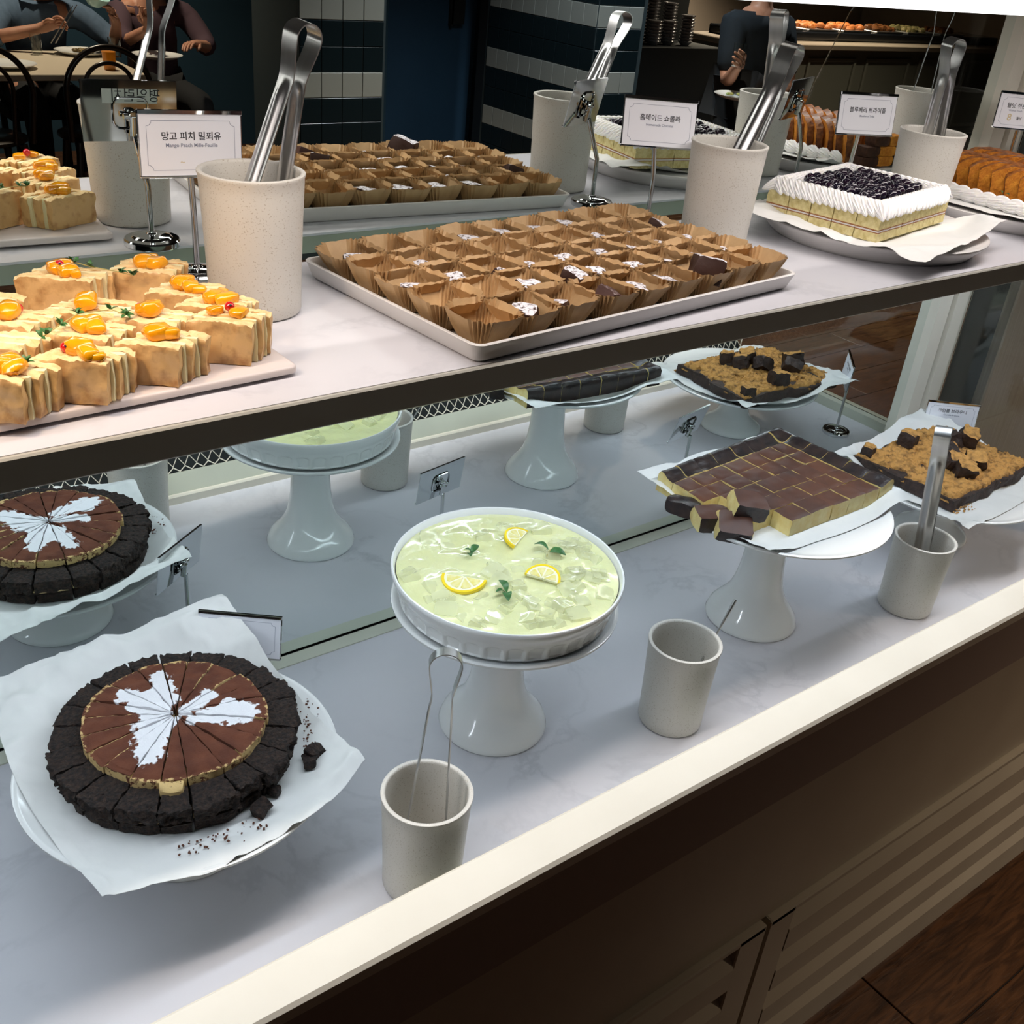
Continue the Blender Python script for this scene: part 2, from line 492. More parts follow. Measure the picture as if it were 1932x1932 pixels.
for r in range(0, 34):
    y = -0.5715 - r * pw - pw / 2 + 0.003
    off = (0.0, 0.735, 0.33, 1.02, 0.6, 0.15)[r % 6]
    xs = -1.3 if r < 12 else 0.4
    xe = 4.4 if r < 12 else 7.4
    i = math.floor((xs - off) / pl)
    while True:
        x = 1.3492 + off + i * pl - 4 * pl + pl / 2 if False else xs + ((off + 1.3492 - xs) % pl) + (i - math.floor((xs - off) / pl)) * pl + pl / 2 - pl
        if x - pl / 2 > xe or cnt > 290: break
        o = put('plank', pms[(r * 3 + cnt) % 6], floor, (x, y, FLOOR - 0.003))
        cnt += 1; i += 1
struct('ceiling', (-4, -8.5, 2.2), (13, 1.5, 2.26), mat('dark_ceiling_paint', (0.10, 0.10, 0.10), rough=0.8))
struct('wall_back', (-4, -8.5, FLOOR - 0.05), (13, -8.4, 2.25), wall_m)
struct('wall_left', (-4.05, -8.5, FLOOR - 0.05), (-4, 1.5, 2.25), navy)
struct('wall_right', (13, -8.5, FLOOR - 0.05), (13.05, 1.5, 2.25), wall_m)
struct('wall_front', (-4, 1.45, FLOOR - 0.05), (13, 1.5, 2.25), wall_m)
# navy partition behind the diners, blue door, tiled columns
struct('wall_partition', (-1.5, -6.35, FLOOR), (3.66, -6.25, 2.2), navy)
bluem = mat('deep_blue_door_paint', (0.034, 0.085, 0.150), (0.028, 0.070, 0.125), scale=2, rough=0.4)
dr = struct('door_1', (3.66, -5.08, FLOOR), (4.32, -5.0, 2.2), bluem)
b = MB(); b.box((4.115, -4.985, 0.42), (0.02, 0.03, 0.22)); b.box((4.16, -4.98, 0.58), (0.10, 0.02, 0.52)); b.build('door_closer', M_['dark'], dr, smooth=False)
struct('trim_1', (4.32, -5.08, FLOOR), (4.46, -4.96, 2.2), mat('near_black_trim', (0.010, 0.018, 0.026), rough=0.5))
tile_w = mat('white_glazed_tile', (0.36, 0.38, 0.36), rough=0.25)
tile_d = mat('black_glazed_tile', (0.010, 0.019, 0.024), rough=0.2)
grout = mat('grey_grout', (0.035, 0.055, 0.065), rough=0.8)
tw, th = 0.1105, 0.1128
def tmesh(m):
    b = MB(); b.box((0, 0, 0), (tw - 0.0035, 0.006, th - 0.0035), 0, None, 0.0015); return b.mesh('tile', m, False)
tm = {True: tmesh(tile_w), False: tmesh(tile_d)}
def tiled(name, lo, hi, ncol_front, ncol_side):
    c = struct(name, lo, hi, grout)
    for r in range(1, 14):
        z = FLOOR + 0.0364 + r * th
        white = ((r - 7) % 3 == 0)
        for k in range(ncol_front):
            put('tile', tm[white], c, (lo[0] + tw / 2 + k * tw + 0.002, hi[1] + 0.002, z))
        for k in range(ncol_side):
            put('tile', tm[white], c, (lo[0] - 0.002, hi[1] - tw / 2 - k * tw, z), (0, 0, pi / 2))
    return c
tiled('column_1', (2.356, -4.1, FLOOR), (2.812, -3.603, 2.2), 4, 0)
tiled('column_2', (4.139, -4.62, FLOOR), (4.50, -3.603, 2.2), 3, 9)
# ------------------------------------------------------------------ stoneware cups
def cup_mesh():
    b = MB()
    hc = 0.1355
    prof = [(0.0, 0.0), (0.040, 0.0), (0.0432, 0.0015), (0.0446, 0.004)]
    for i in range(1, 11):
        t = i / 10
        prof.append((0.0446 + 0.0047 * t ** 1.5, 0.004 + (hc - 0.008) * t))
    prof += [(0.0502, hc - 0.0025), (0.0500, hc - 0.0006), (0.0488, hc), (0.0466, hc), (0.0452, hc - 0.001), (0.0446, hc - 0.003)]
    for i in range(1, 9):
        t = i / 8
        prof.append((0.0445 - 0.004 * t, hc - 0.004 - (hc - 0.012) * t))
    prof += [(0.036, 0.0055), (0.0, 0.005)]
    b.lathe(prof, 64, cap=False)
    return b.mesh('cup', M_['stone_cup'], True, 50)
cupm = cup_mesh()
cups = {}
for k, (x, y, z, lab) in dict(
    A=(0.4775, -0.4445, 0, 'off-white stoneware tong cup at the front ledge holding thin open steel tongs'),
    B=(0.9228, -0.3922, 0, 'off-white stoneware cup between jelly and cheesecake stands, holding one thin handle'),
    C=(1.4811, -0.3922, 0, 'off-white stoneware tong cup on the lower deck in front of the crumble brownie stand'),
    D=(0.4201, -0.1746, H, 'large speckled stoneware tong cup behind the mango sandwiches, left of the pastry tray'),
    E=(1.0832, -0.1681, H, 'speckled stoneware tong cup at the right end of the tray of brown paper cases'),
    F=(1.5420, -0.1673, H, 'off-white stoneware tong cup behind the blueberry cream cake'),
    G=(2.0060, -0.1700, H, 'stoneware cup past the orange loaf cake, seen only in the mirror')).items():
    o = put('tong_cup', cupm, None, (x, y, z))
    tag(o, lab, 'cup', 'stoneware cups for tongs')
    cups[k] = o

# ------------------------------------------------------------------ tongs
def tongs_mesh(L, bow, wid, gap_end, ridge=0.0, thin=None, neck=None, n=26):
    """arms open along local x, strap width along local y, bow at the top (z=L)"""
    b = MB()
    path = []
    R = bow
    neckx = neck if neck is not None else R * 0.55
    for i in range(n + 1):
        t = i / n
        z = L * 0.80 * t
        x = gap_end + (neckx - gap_end) * t
        path.append((x, z, 0))
    m = 14
    zc = L - R
    for i in range(1, 9):
        t = i / 9; s = t * t * (3 - 2 * t)
        path.append((neckx + (R * 0.98 - neckx) * s, L * 0.80 + (zc - L * 0.80) * t, 1))
    for i in range(m + 1):
        th = pi * 0.5 * i / m
        path.append((R * cos(th), zc + R * sin(th), 2))
    full = [(x, z, k) for x, z, k in path] + [(-x, z, k) for x, z, k in path[::-1][1:]]
    N = len(full)
    prof_n = 10
    th_ = 0.0011
    vs = []; fs = []
    for i, (x, z, k) in enumerate(full):
        a = full[max(i - 1, 0)]; c = full[min(i + 1, N - 1)]
        tx, tz = c[0] - a[0], c[1] - a[1]
        l = math.hypot(tx, tz); tx /= l; tz /= l
        nx, nz = tz, -tx          # outward normal
        zz = z / L
        w = wid
        if thin:
            w = wid if zz > 0.84 else (thin + (wid - thin) * max(0, (zz - 0.76) / 0.08))
        if k == 0 and zz < 0.06: w = wid * 1.0
        rg = 0.0
        if ridge > 0:
            e0 = min(1, max(0, (zz - 0.02) / 0.06)); e1 = min(1, max(0, (0.79 - zz) / 0.05))
            rg = ridge * math.sqrt(max(0, e0 * e1))
        for side in (0, 1):
            for j in range(prof_n + 1):
                u = -1 + 2 * j / prof_n
                bulge = rg * max(0, cos(u * pi / 2 * 1.5)) if abs(u) < 0.67 else 0
                off = bulge + (th_ / 2 if side == 0 else -th_ / 2)
                jj = u if side == 0 else -u
                vs.append((x + nx * (bulge_off(rg, jj) + (th_ / 2 if side == 0 else -th_ / 2)), jj * w / 2, z + nz * (bulge_off(rg, jj) + (th_ / 2 if side == 0 else -th_ / 2))))
    P = 2 * (prof_n + 1)
    for i in range(N - 1):
        for j in range(P):
            j2 = (j + 1) % P
            fs.append((i * P + j, (i + 1) * P + j, (i + 1) * P + j2, i * P + j2))
    fs.append(tuple(range(P))); fs.append(tuple((N - 1) * P + j for j in range(P))[::-1])
    b.add(vs, fs)
    return b.mesh('tongs', M_['steel'], True, 35)
def bulge_off(rg, u):
    return rg * max(0, cos(u * pi / 2 * 1.45)) if abs(u) < 0.68 else 0
def place_between(o, base, top, yaw):
    """local +z from base to top, local x turned to yaw about it"""
    base = Vector(base); top = Vector(top)
    z = (top - base).normalized()
    x = Vector((cos(yaw), sin(yaw), 0)); x = (x - z * x.dot(z)).normalized()
    y = z.cross(x)
    o.matrix_world = Matrix(((x.x, y.x, z.x, base.x), (x.y, y.y, z.y, base.y), (x.z, y.z, z.z, base.z), (0, 0, 0, 1)))
tw_mesh = tongs_mesh(0.262, 0.0125, 0.024, 0.019, ridge=0.0042, neck=0.0065)
tl_mesh = tongs_mesh(0.262, 0.0130, 0.024, 0.030, ridge=0.0042, neck=0.0068)
tn_mesh = tongs_mesh(0.285, 0.0165, 0.013, 0.024, ridge=0.0012, thin=0.0052, neck=0.0105)
def tongs(me, base, top, yaw, lab):
    o = put('serving_tongs', me)
    d = (Vector(top) - Vector(base)).length
    place_between(o, base, top, radians(yaw))
    return tag(o, lab, 'tongs', 'steel serving tongs')
tongs(tl_mesh, (0.4120, -0.160, H + 0.010), (0.478, -0.176, 0.861), 6, 'polished wide steel tongs standing in the large cup behind the mango sandwiches')
tongs(tw_mesh, (1.0720, -0.165, H + 0.012), (1.1740, -0.165, 0.842), 8, 'shiny wide steel tongs leaning right in the cup beside the paper-case tray')
tongs(tw_mesh, (1.561, -0.163, H + 0.006), (1.530, -0.168, 0.864), -18, 'wide steel tongs in the cup behind the blueberry cream cake')
tongs(tn_mesh, (0.4735, -0.449, 0.034), (0.4905, -0.4445, 0.316), -32, 'thin open steel tongs in the front cup below the jelly stand')
tongs(tw_mesh, (1.496, -0.388, 0.080), (1.448, -0.380, 0.332), 26, 'steel tongs in the cup before the crumble brownie stand, seen edge-on')
tongs(tn_mesh, (2.004, -0.170, H + 0.006), (2.018, -0.170, 0.882), 58, 'thin steel tongs in the cup beyond the orange loaf, seen only in the mirror')
b = MB()
p0 = Vector((0.9180, -0.3990, 0.012)); p1 = Vector((1.0130, -0.3905, 0.170))
pts = [p0.lerp(p1, i / 10) for i in range(11)]
b.tube(pts, [0.0022] * 2 + [0.0013] * 6 + [0.0018, 0.0026, 0.0024], 8)
sp = b.build('jelly_ladle', M_['steel'])
sp.data.transform(Matrix.Identity(4))
tag(sp, 'thin steel handle leaning out of the cup right of the jelly stand', 'ladle')

# ------------------------------------------------------------------ cake stands
PED = [(0, .0722), (.04, .0700), (.09, .0630), (.15, .0535), (.22, .0450), (.29, .0400), (.37, .0365), (.5, .0335), (.75, .0312), (.92, .0315), (1.0, .035)]
def interp(s, T):
    for (a, b_), (c, d) in zip(T, T[1:]):
        if s <= c:
            t = (s - a) / (c - a); return b_ + (d - b_) * t
    return T[-1][1]
def stand(name, lab, x, y, zp, R, foot=0.074, n=72, deep=0.011):
    """footed china cake stand: plate as one part, pedestal as the other"""
    t = thing(name, lab, 'cake stand', (x, y, 0), (0, 0, 0), 'white china cake stands')
    b = MB()
    hz = zp - deep - 0.004
    neck = 0.028 + 0.004 * (hz < 0.12)
    prof = [(0.0, 0.004), (foot - 0.006, 0.003), (foot - 0.004, 0.0), (foot - 0.001, 0.0005), (foot, 0.003), (foot - 0.0015, 0.0065)]
    K = 26
    for i in range(1, K + 1):
        s = i / K
        z = 0.0065 + (hz - 0.0065) * s
        prof.append((foot / 0.0739 * interp(s, PED), z)); continue
        zr = z / 0.19
        fl = (foot - 0.0015 - neck) * math.exp(-((z - 0.0065) / (0.024 if hz > 0.12 else 0.020)) ** 1.15)
        top = 0.012 * max(0, (s - 0.62) / 0.38) ** 2 - 0.004 * max(0, (s - 0.3)) * (s < 2)
        prof.append((neck + 0.006 * (1 - s) + fl + top, z))
    prof.append((0.0, hz + 0.001))
    b.lathe(prof, n, cap=False)
    b.build('pedestal', M_['china'], t, angle=60)
    b = MB()
    b.lathe([(0.0, hz - 0.002), (R * 0.45, hz - 0.001), (R * 0.80, zp - deep + 0.001), (R * 0.965, zp - 0.0055), (R, zp - 0.002), (R, zp + 0.0005), (R - 0.0022, zp + 0.0016), (R - 0.006, zp + 0.0006), (R - 0.014, zp - 0.0035), (R * 0.86, zp - 0.0050), (0.0, zp - 0.0050)], n, cap=False)
    b.build('plate', M_['china'], t, angle=60)
    return t
stand('cake_stand', 'tall white stand on the lower deck under the round lemon jelly dish', 0.7041, -0.2679, 0.204, 0.1454)
stand('cake_stand', 'tall white stand under the dark-topped cheesecake squares', 1.2175, -0.2788, 0.2212, 0.1715)
stand('cake_stand', 'low white stand under the cocoa cake at the lower left', 0.2835, -0.2440, 0.120, 0.172)
stand('cake_stand', 'low white stand under the crumble brownie at the right end', 1.7500, -0.2620, 0.120, 0.1719, foot=0.0690)

# ------------------------------------------------------------------ flat round plates, board and tray on the upper shelf
def flat_plate(lab, x, y, R):
    b = MB()
    b.lathe([(0.0, 0.001), (R * 0.86, 0.0), (R * 0.875, 0.0), (R * 0.90, 0.004), (R * 0.985, 0.0175), (R, 0.021), (R, 0.0232), (R - 0.002, 0.0242), (R - 0.006, 0.0235), (R - 0.010, 0.0225), (R - 0.018, 0.0220), (0, 0.0220)], 96, cap=False)
    o = b.build('round_plate', M_['melamine'], None, (x, y, H), angle=60)
    return tag(o, lab, 'plate', 'round melamine plates')
flat_plate('round white plate under the blueberry cream cake', 1.368, -0.216, 0.164)
flat_plate('round white plate under the orange loaf slices at the right edge', 1.765, -0.205, 0.174)
def rrect(hx, hy, r, n=6):
    out = []
    for cx, cy, a in ((hx - r, hy - r, 0), (-hx + r, hy - r, 90), (-hx + r, -hy + r, 180), (hx - r, -hy + r, 270)):
        for i in range(n + 1):
            t = radians(a + 90 * i / n)
            out.append((cx + r * cos(t), cy + r * sin(t)))
    return out
def rslab(levels, m, name, parent=None, loc=None, rot=None, flip=False, angle=40):
    """stack of rounded-rectangle rings (hx, hy, r, z) skinned into one closed body"""
    b = MB(); rings = [[(x, y, z) for x, y in rrect(hx, hy, r)] for hx, hy, r, z in levels]
    n = len(rings[0]); vs = [p for q in rings for p in q]; fs = []
    for k in range(len(rings) - 1):
        for i in range(n):
            j = (i + 1) % n
            fs.append((k * n + i, k * n + j, (k + 1) * n + j, (k + 1) * n + i))
    fs.append(tuple(range(n))[::-1]); fs.append(tuple((len(rings) - 1) * n + i for i in range(n)))
    b.add(vs, fs)
    return b.build(name, m, parent, loc, rot, angle=angle)
bh = 0.010
bd = rslab([(0.165, 0.125, 0.006, 0.0020), (0.168, 0.128, 0.008, 0.0035), (0.168, 0.128, 0.008, bh - 0.0022), (0.1668, 0.1268, 0.007, bh - 0.0006), (0.1645, 0.1245, 0.006, bh)], mat('pale_serving_board', (0.72, 0.65, 0.63), rough=0.3), 'serving_board', None, (0.2080, -0.2260, H), (0, 0, radians(3.0)))
tag(bd, 'pale pink-white rectangular board under the mango cream sandwiches', 'serving board')
bm = MB()
for sx, sy in ((-0.13, -0.10), (0.13, -0.10), (-0.13, 0.10), (0.13, 0.10), (0, -0.10), (0, 0.10)):
    bm.lathe([(0.016, 0), (0.018, 0.0021), (0, 0.0021)], 20, 0, Matrix.Translation((sx, sy, 0)))
bm.build('rubber_feet', M_['slot'], bd)
TA = 0.08915
T0 = Vector((0.5355, -0.3944)); E1 = Vector((cos(TA), sin(TA))); E2 = Vector((-sin(TA), cos(TA)))
TLn, TWd = 0.5106, 0.2982
tc_ = T0 + E1 * TLn / 2 + E2 * TWd / 2
hx, hy = TLn / 2, TWd / 2
tr = rslab([(hx - 0.010, hy - 0.010, 0.008, 0.0), (hx - 0.006, hy - 0.006, 0.010, 0.003), (hx - 0.001, hy - 0.001, 0.012, 0.0175), (hx, hy, 0.012, 0.0197), (hx - 0.001, hy - 0.001, 0.011, 0.0205), (hx - 0.004, hy - 0.004, 0.010, 0.0203), (hx - 0.0055, hy - 0.0055, 0.009, 0.018), (hx - 0.009, hy - 0.009, 0.007, 0.0055), (hx - 0.012, hy - 0.012, 0.006, 0.0045)],
           M_['melamine'], 'serving_tray', None, (tc_.x, tc_.y, H), (0, 0, TA))
tag(tr, 'white rectangular rimmed tray filled with brown paper baking cases', 'tray')

# ------------------------------------------------------------------ sign holders
def text_mesh(s, size, m, name='lettering', bold=0.0, sx=1.0):
    cu = bpy.data.curves.new('txt', 'FONT')
    cu.body = s; cu.size = size; cu.align_x = 'CENTER'; cu.align_y = 'CENTER'
    cu.resolution_u = 3; cu.offset = bold; cu.extrude = 0.00006
    ob = bpy.data.objects.new('txt', cu)
    COL.objects.link(ob)
    dg = bpy.context.evaluated_depsgraph_get()
    me = bpy.data.meshes.new_from_object(ob.evaluated_get(dg))
    bpy.data.objects.remove(ob); bpy.data.curves.remove(cu)
    me.name = name
    me.materials.clear(); me.materials.append(m)
    me.transform(Matrix.Rotation(pi / 2, 4, 'X') @ Matrix.Diagonal((sx, 1, 1, 1)))
    return me
def border_mesh(w, h):
    b = MB(); t = 0.0004; e = 0.0050
    hx, hy = w / 2, h / 2
    pts = []
    for sx, sy in ((1, 1), (-1, 1), (-1, -1), (1, -1)):
        c = (sx * hx, sy * hy)
        seq = []
        for i in range(6):
            a = pi / 2 * i / 5
            seq.append((c[0] - sx * e * cos(a), c[1] - sy * e * sin(a)))
        if sx * sy > 0: seq = seq[::-1]
        pts += seq
    out = [(p[0] * 1.0, 0, p[1]) for p in pts]
    n = len(out); vs = []
    for i, p in enumerate(out):
        q = Vector(p); s = 1 - t / max(0.01, q.length)
        vs.append((q.x, 0.0, q.z)); vs.append((q.x * (1 - t / hx), 0.0, q.z * (1 - t / hy)))
    fs = [(2 * i, 2 * ((i + 1) % n), 2 * ((i + 1) % n) + 1, 2 * i + 1) for i in range(n)]
    b.add(vs, fs)
    return b.mesh('border_line', M_['ink2'], False)
CW, CH = 0.104, 0.0632
pm = MB()
pm.box((0, 0.0012, 0), (CW, 0.0010, CH))
pm.box((0, -0.0002, CH / 2 - 0.0022), (CW, 0.0030, 0.0046), 0, None, 0.0006)
pm.box((0, -0.0002, -CH / 2 + 0.0012), (CW, 0.0030, 0.0024), 0, None, 0.0005)
platem = pm.mesh('holder_plate', M_['chrome'], False)
cmb = MB(); cmb.box((0, 0.0001, -0.0012), (CW - 0.003, 0.0006, CH - 0.0060))
cardm = cmb.mesh('card', M_['card'], False)
bord = border_mesh(CW - 0.016, CH - 0.0170)
cb = MB()
rr = rrect(0.019, 0.016, 0.009, 5)
cb.tube([(x, 0.0030, z - 0.002) for x, z in rr], 0.0012, 6, closed=True)
clipframe = cb.mesh('clip_loop', M_['chrome'])
cb = MB()
cb.box((0, 0.006, -0.004), (0.011, 0.010, 0.013), 0, None, 0.002); cb.tube([(-0.010, 0.008, -0.004), (0.010, 0.008, -0.004)], 0.0032, 10); cb.tube([(0, 0.009, -0.004), (0, 0.009, -0.024)], 0.0046, 10)
clipblock = cb.mesh('clip', M_['chrome'])
bb_ = MB(); bb_.lathe([(0, 0), (0.0268, 0), (0.0275, 0.001), (0.0275, 0.0058), (0.0262, 0.0075), (0.0200, 0.0082), (0.0180, 0.0100), (0.0170, 0.0106), (0.0055, 0.0120), (0.0045, 0.0135), (0, 0.0140)], 48, cap=False)
basem = bb_.mesh('base', M_['chrome'], True, 30)
def sign(lab, c, z0, yaw, tilt, lines, base=None, back=None, roll=0.0):
    """c = card centre; the holder stands on z0"""
    n = Vector((sin(yaw) * cos(tilt), -cos(yaw) * cos(tilt), sin(tilt)))
    cen = Vector(c)
    hold = cen - n * 0.009
    hold.z = cen.z - 0.010
    bs = Vector(base) if base else Vector((hold.x, hold.y, z0))
    bs.z = z0
    t = thing('sign_holder', lab, 'sign', bs, (0, 0, yaw), 'chrome card holders')
    inv = (Matrix.Translation(bs) @ Matrix.Rotation(yaw, 4, 'Z')).inverted()
    put('base', basem, t).scale = (1.13, 1.13, 1.1)
    top = inv @ hold
    b = MB(); b.tube([(0, 0, 0.012), (0, 0, (top.z) * 0.5), (top.x, top.y, top.z - 0.012)], 0.0032, 12)
    b.build('post', M_['chrome'], t)
    lc = inv @ cen
    R = (-tilt, roll, 0)
    p = put('holder_plate', platem, t, lc, R)
    p['label'] = 'mirror-bright steel plate'
    put('clip_loop', clipframe, p); put('clip', clipblock, p)
    if back:
        bl = MB(); bl.box((0, 0.0019, 0.0155), (0.060, 0.0004, 0.0150)); bl.build('label_tape', M_['tape'], p, smooth=False)
        tm_ = text_mesh(back, 0.0150, M_['ink'])
        tm_.transform(Matrix.Rotation(pi, 4, 'Z'))
        put('tape_lettering', tm_, p, (0.006, 0.00225, 0.0155))
    k = put('card', cardm, t, Vector(lc) + Matrix.Rotation(-tilt, 3, 'X') @ Vector((0, -0.0003, 0)), R)
    k['label'] = 'white printed card'
    put('border_line', bord, k, (0, -0.00035, -0.0012))
    for s, size, z, x, mm, bold in lines:
        put('lettering', text_mesh(s, size, M_[mm], bold=bold), k, (x, -0.00035, z))
    return t
sign('chrome card holder naming the mango peach mille-feuille, beside the large cup', (0.398, -0.087, 0.736), H, -0.017, 0.046,
     [('망고 피치 밀푀유', 0.0086, 0.0070, 0.0, 'ink', 0.00010), ('Mango Peach Mille-Feuille', 0.0050, -0.0010, 0.0, 'ink2', 0.00004), ('~', 0.008, -0.0165, -0.010, 'gold', 0)], base=(0.404, -0.066, H), back='평일런치', roll=0.03)
sign('chrome card holder naming the homemade chocolate, behind the tray', (1.042, -0.077, 0.737), H, -0.415, 0.20,
     [('홈메이드 쇼콜라', 0.0086, 0.0055, 0.0, 'ink', 0.00010), ('Homemade Chocolat', 0.0044, -0.0030, 0.0, 'ink2', 0.00003)], base=(1.0628, -0.060, H), roll=0.02)
sign('chrome card holder naming the blueberry trifle, behind the cream cake', (1.500, -0.071, 0.737), H, -0.36, 0.16,
     [('블루베리 트라이플', 0.0086, 0.0055, 0.0, 'ink', 0.00010), ('Blueberry Trifle', 0.0042, -0.0030, 0.0, 'ink2', 0.00003)], base=(1.515, -0.052, H))
sign('chrome card holder with a small nut drawing, above the orange loaf at the right edge', (1.951, -0.084, 0.734), H, -0.66, 0.05,
     [('월넛 쉬폰', 0.0090, 0.0080, -0.018, 'ink', 0.00010), ('Walnut Fresh', 0.0045, 0.0000, -0.018, 'ink2', 0.00003), ('8', 0.016, -0.0120, -0.026, 'gold', 0.0002), ('월넛', 0.0055, -0.0125, -0.008, 'ink', 0.00008)])
sign('card holder behind the cocoa cake, its steel back showing in the mirror', (0.417, -0.101, 0.142), 0, -0.625, 0.13, [], roll=0.03)
sign('card holder behind the lemon jelly, seen as a steel back in the mirror', (0.894, -0.165, 0.118), 0, -0.19, 0.14, [])
sign('card holder left of the cheesecake stand, seen as a steel back in the mirror', (1.428, -0.107, 0.139), 0, -0.195, 0.29, [])
sign('card holder naming the crumble brownie, behind its paper at the right end', (1.950, -0.131, 0.149), 0, -0.768, 0.05,
     [('크럼블 브라우니', 0.0086, 0.0115, 0.0, 'ink', 0.00010), ('Crumble Brownie', 0.0044, 0.0030, 0.0, 'ink2', 0.00003)], roll=-0.03)
# ------------------------------------------------------------------ food materials
M_['crumb'] = mat('bread_crumb', (0.88, 0.70, 0.38), (0.78, 0.54, 0.25), scale=110, rough=0.7, bump=0.0012, bscale=260, sss=0.15, sssr=0.006)
M_['crust'] = mat('golden_crust', (0.74, 0.47, 0.20), (0.34, 0.14, 0.035), scale=70, detail=6, lo=0.48, hi=0.78, rough=0.42, bump=0.0007, bscale=140, coat=0.25)
M_['custard'] = mat('pale_cream', (0.88, 0.80, 0.48), rough=0.5, sss=0.2, sssr=0.004)
M_['mango'] = mat('mango_glaze', (0.88, 0.33, 0.004), (0.90, 0.40, 0.008), scale=60, rough=0.15, coat=0.6, sss=0.25, sssr=0.006, bump=0.0003, bscale=150)
M_['currant'] = mat('red_currant', (0.60, 0.010, 0.012), rough=0.12, coat=1.0, sss=0.3, sssr=0.004)
M_['leaf'] = mat('green_leaf', (0.060, 0.190, 0.050), (0.035, 0.120, 0.030), scale=120, rough=0.4, bump=0.0004, bscale=400)
M_['stem'] = mat('herb_stem', (0.42, 0.36, 0.12), rough=0.5)
M_['sponge'] = mat('yellow_sponge', (0.88, 0.78, 0.42), (0.62, 0.50, 0.19), scale=150, detail=6, rough=0.9, bump=0.0030, bscale=300, lo=0.35, hi=0.75)
M_['jam'] = mat('toffee_line', (0.30, 0.10, 0.03), (0.46, 0.22, 0.08), scale=150, rough=0.6, bump=0.0006, bscale=300)
M_['whip'] = mat('whipped_cream', (0.86, 0.85, 0.84), rough=0.45, sss=0.25, sssr=0.004)
M_['berry'] = mat('blueberry_compote', (0.006, 0.006, 0.014), (0.016, 0.005, 0.014), scale=90, rough=0.12, spec=0.5, coat=0.3)
M_['syrup'] = mat('dark_berry_syrup', (0.010, 0.004, 0.010), rough=0.06, coat=1.0, bump=0.0006, bscale=160)
M_['orange_sponge'] = mat('orange_sponge', (0.80, 0.33, 0.035), (0.58, 0.19, 0.018), scale=110, detail=6, rough=0.9, bump=0.0035, bscale=260)
M_['loaf_crust'] = mat('glazed_dark_crust', (0.36, 0.13, 0.030), (0.10, 0.028, 0.008), scale=90, rough=0.45, coat=0.1, bump=0.002, bscale=120)
M_['loaf_dark'] = mat('cocoa_marble_sponge', (0.085, 0.030, 0.012), (0.04, 0.014, 0.006), scale=100, rough=0.8, bump=0.0012, bscale=300)
M_['sugar'] = mat('icing_sugar', (0.88, 0.88, 0.90), rough=0.9, bump=0.0004, bscale=700)
M_['choc_sponge'] = mat('black_cocoa_sponge', (0.013, 0.009, 0.008), (0.060, 0.034, 0.023), scale=240, detail=7, rough=0.85, bump=0.0050, bscale=330, lo=0.4, hi=0.75)
M_['tan_cream'] = mat('tan_coffee_cream', (0.66, 0.48, 0.24), rough=0.5, sss=0.15, sssr=0.004)
M_['cheese'] = mat('baked_cheesecake', (0.78, 0.66, 0.30), (0.70, 0.52, 0.18), scale=60, rough=0.5, bump=0.0007, bscale=220, sss=0.15, sssr=0.004)
M_['cheese_top'] = mat('dark_baked_top', (0.055, 0.020, 0.013), (0.115, 0.040, 0.019), scale=16, detail=7, rough=0.5, coat=0.0, bump=0.0003, bscale=90, lo=0.35, hi=0.7)
M_['cheese_rim'] = mat('burnt_edge', (0.018, 0.013, 0.014), (0.040, 0.024, 0.020), scale=60, rough=0.35, bump=0.0008, bscale=150)
M_['amber'] = mat('amber_base', (0.50, 0.17, 0.025), rough=0.4)
M_['brownie'] = mat('dark_brownie', (0.022, 0.013, 0.011), (0.050, 0.028, 0.021), scale=120, rough=0.6, bump=0.0016, bscale=260)
M_['streusel'] = mat('golden_streusel', (0.60, 0.31, 0.085), (0.10, 0.045, 0.018), scale=75, detail=8, rough=0.85, bump=0.0040, bscale=200, lo=0.47, hi=0.74)
M_['jelly'] = mat('pale_lemon_jelly', (0.80, 0.80, 0.45), (0.76, 0.77, 0.40), scale=14, rough=0.08, coat=1.0, sss=0.2, sssr=0.01, bump=0.0030, bscale=40)
M_['jelly_cube'] = mat('clear_lemon_jelly', (0.86, 0.87, 0.58), rough=0.03, ior=1.4, coat=1.0, alpha=0.40)
M_['lemon_peel'] = mat('lemon_peel', (0.90, 0.66, 0.02), rough=0.35, bump=0.0004, bscale=500)
M_['pith'] = mat('lemon_pith', (0.88, 0.86, 0.62), rough=0.6)
M_['lemon_flesh'] = mat('lemon_flesh', (0.86, 0.74, 0.22), (0.90, 0.82, 0.42), scale=160, rough=0.12, coat=0.8, sss=0.3, sssr=0.004)
M_['choc'] = mat('soft_chocolate', (0.060, 0.026, 0.018), (0.035, 0.015, 0.010), scale=80, rough=0.5, bump=0.0006, bscale=200)
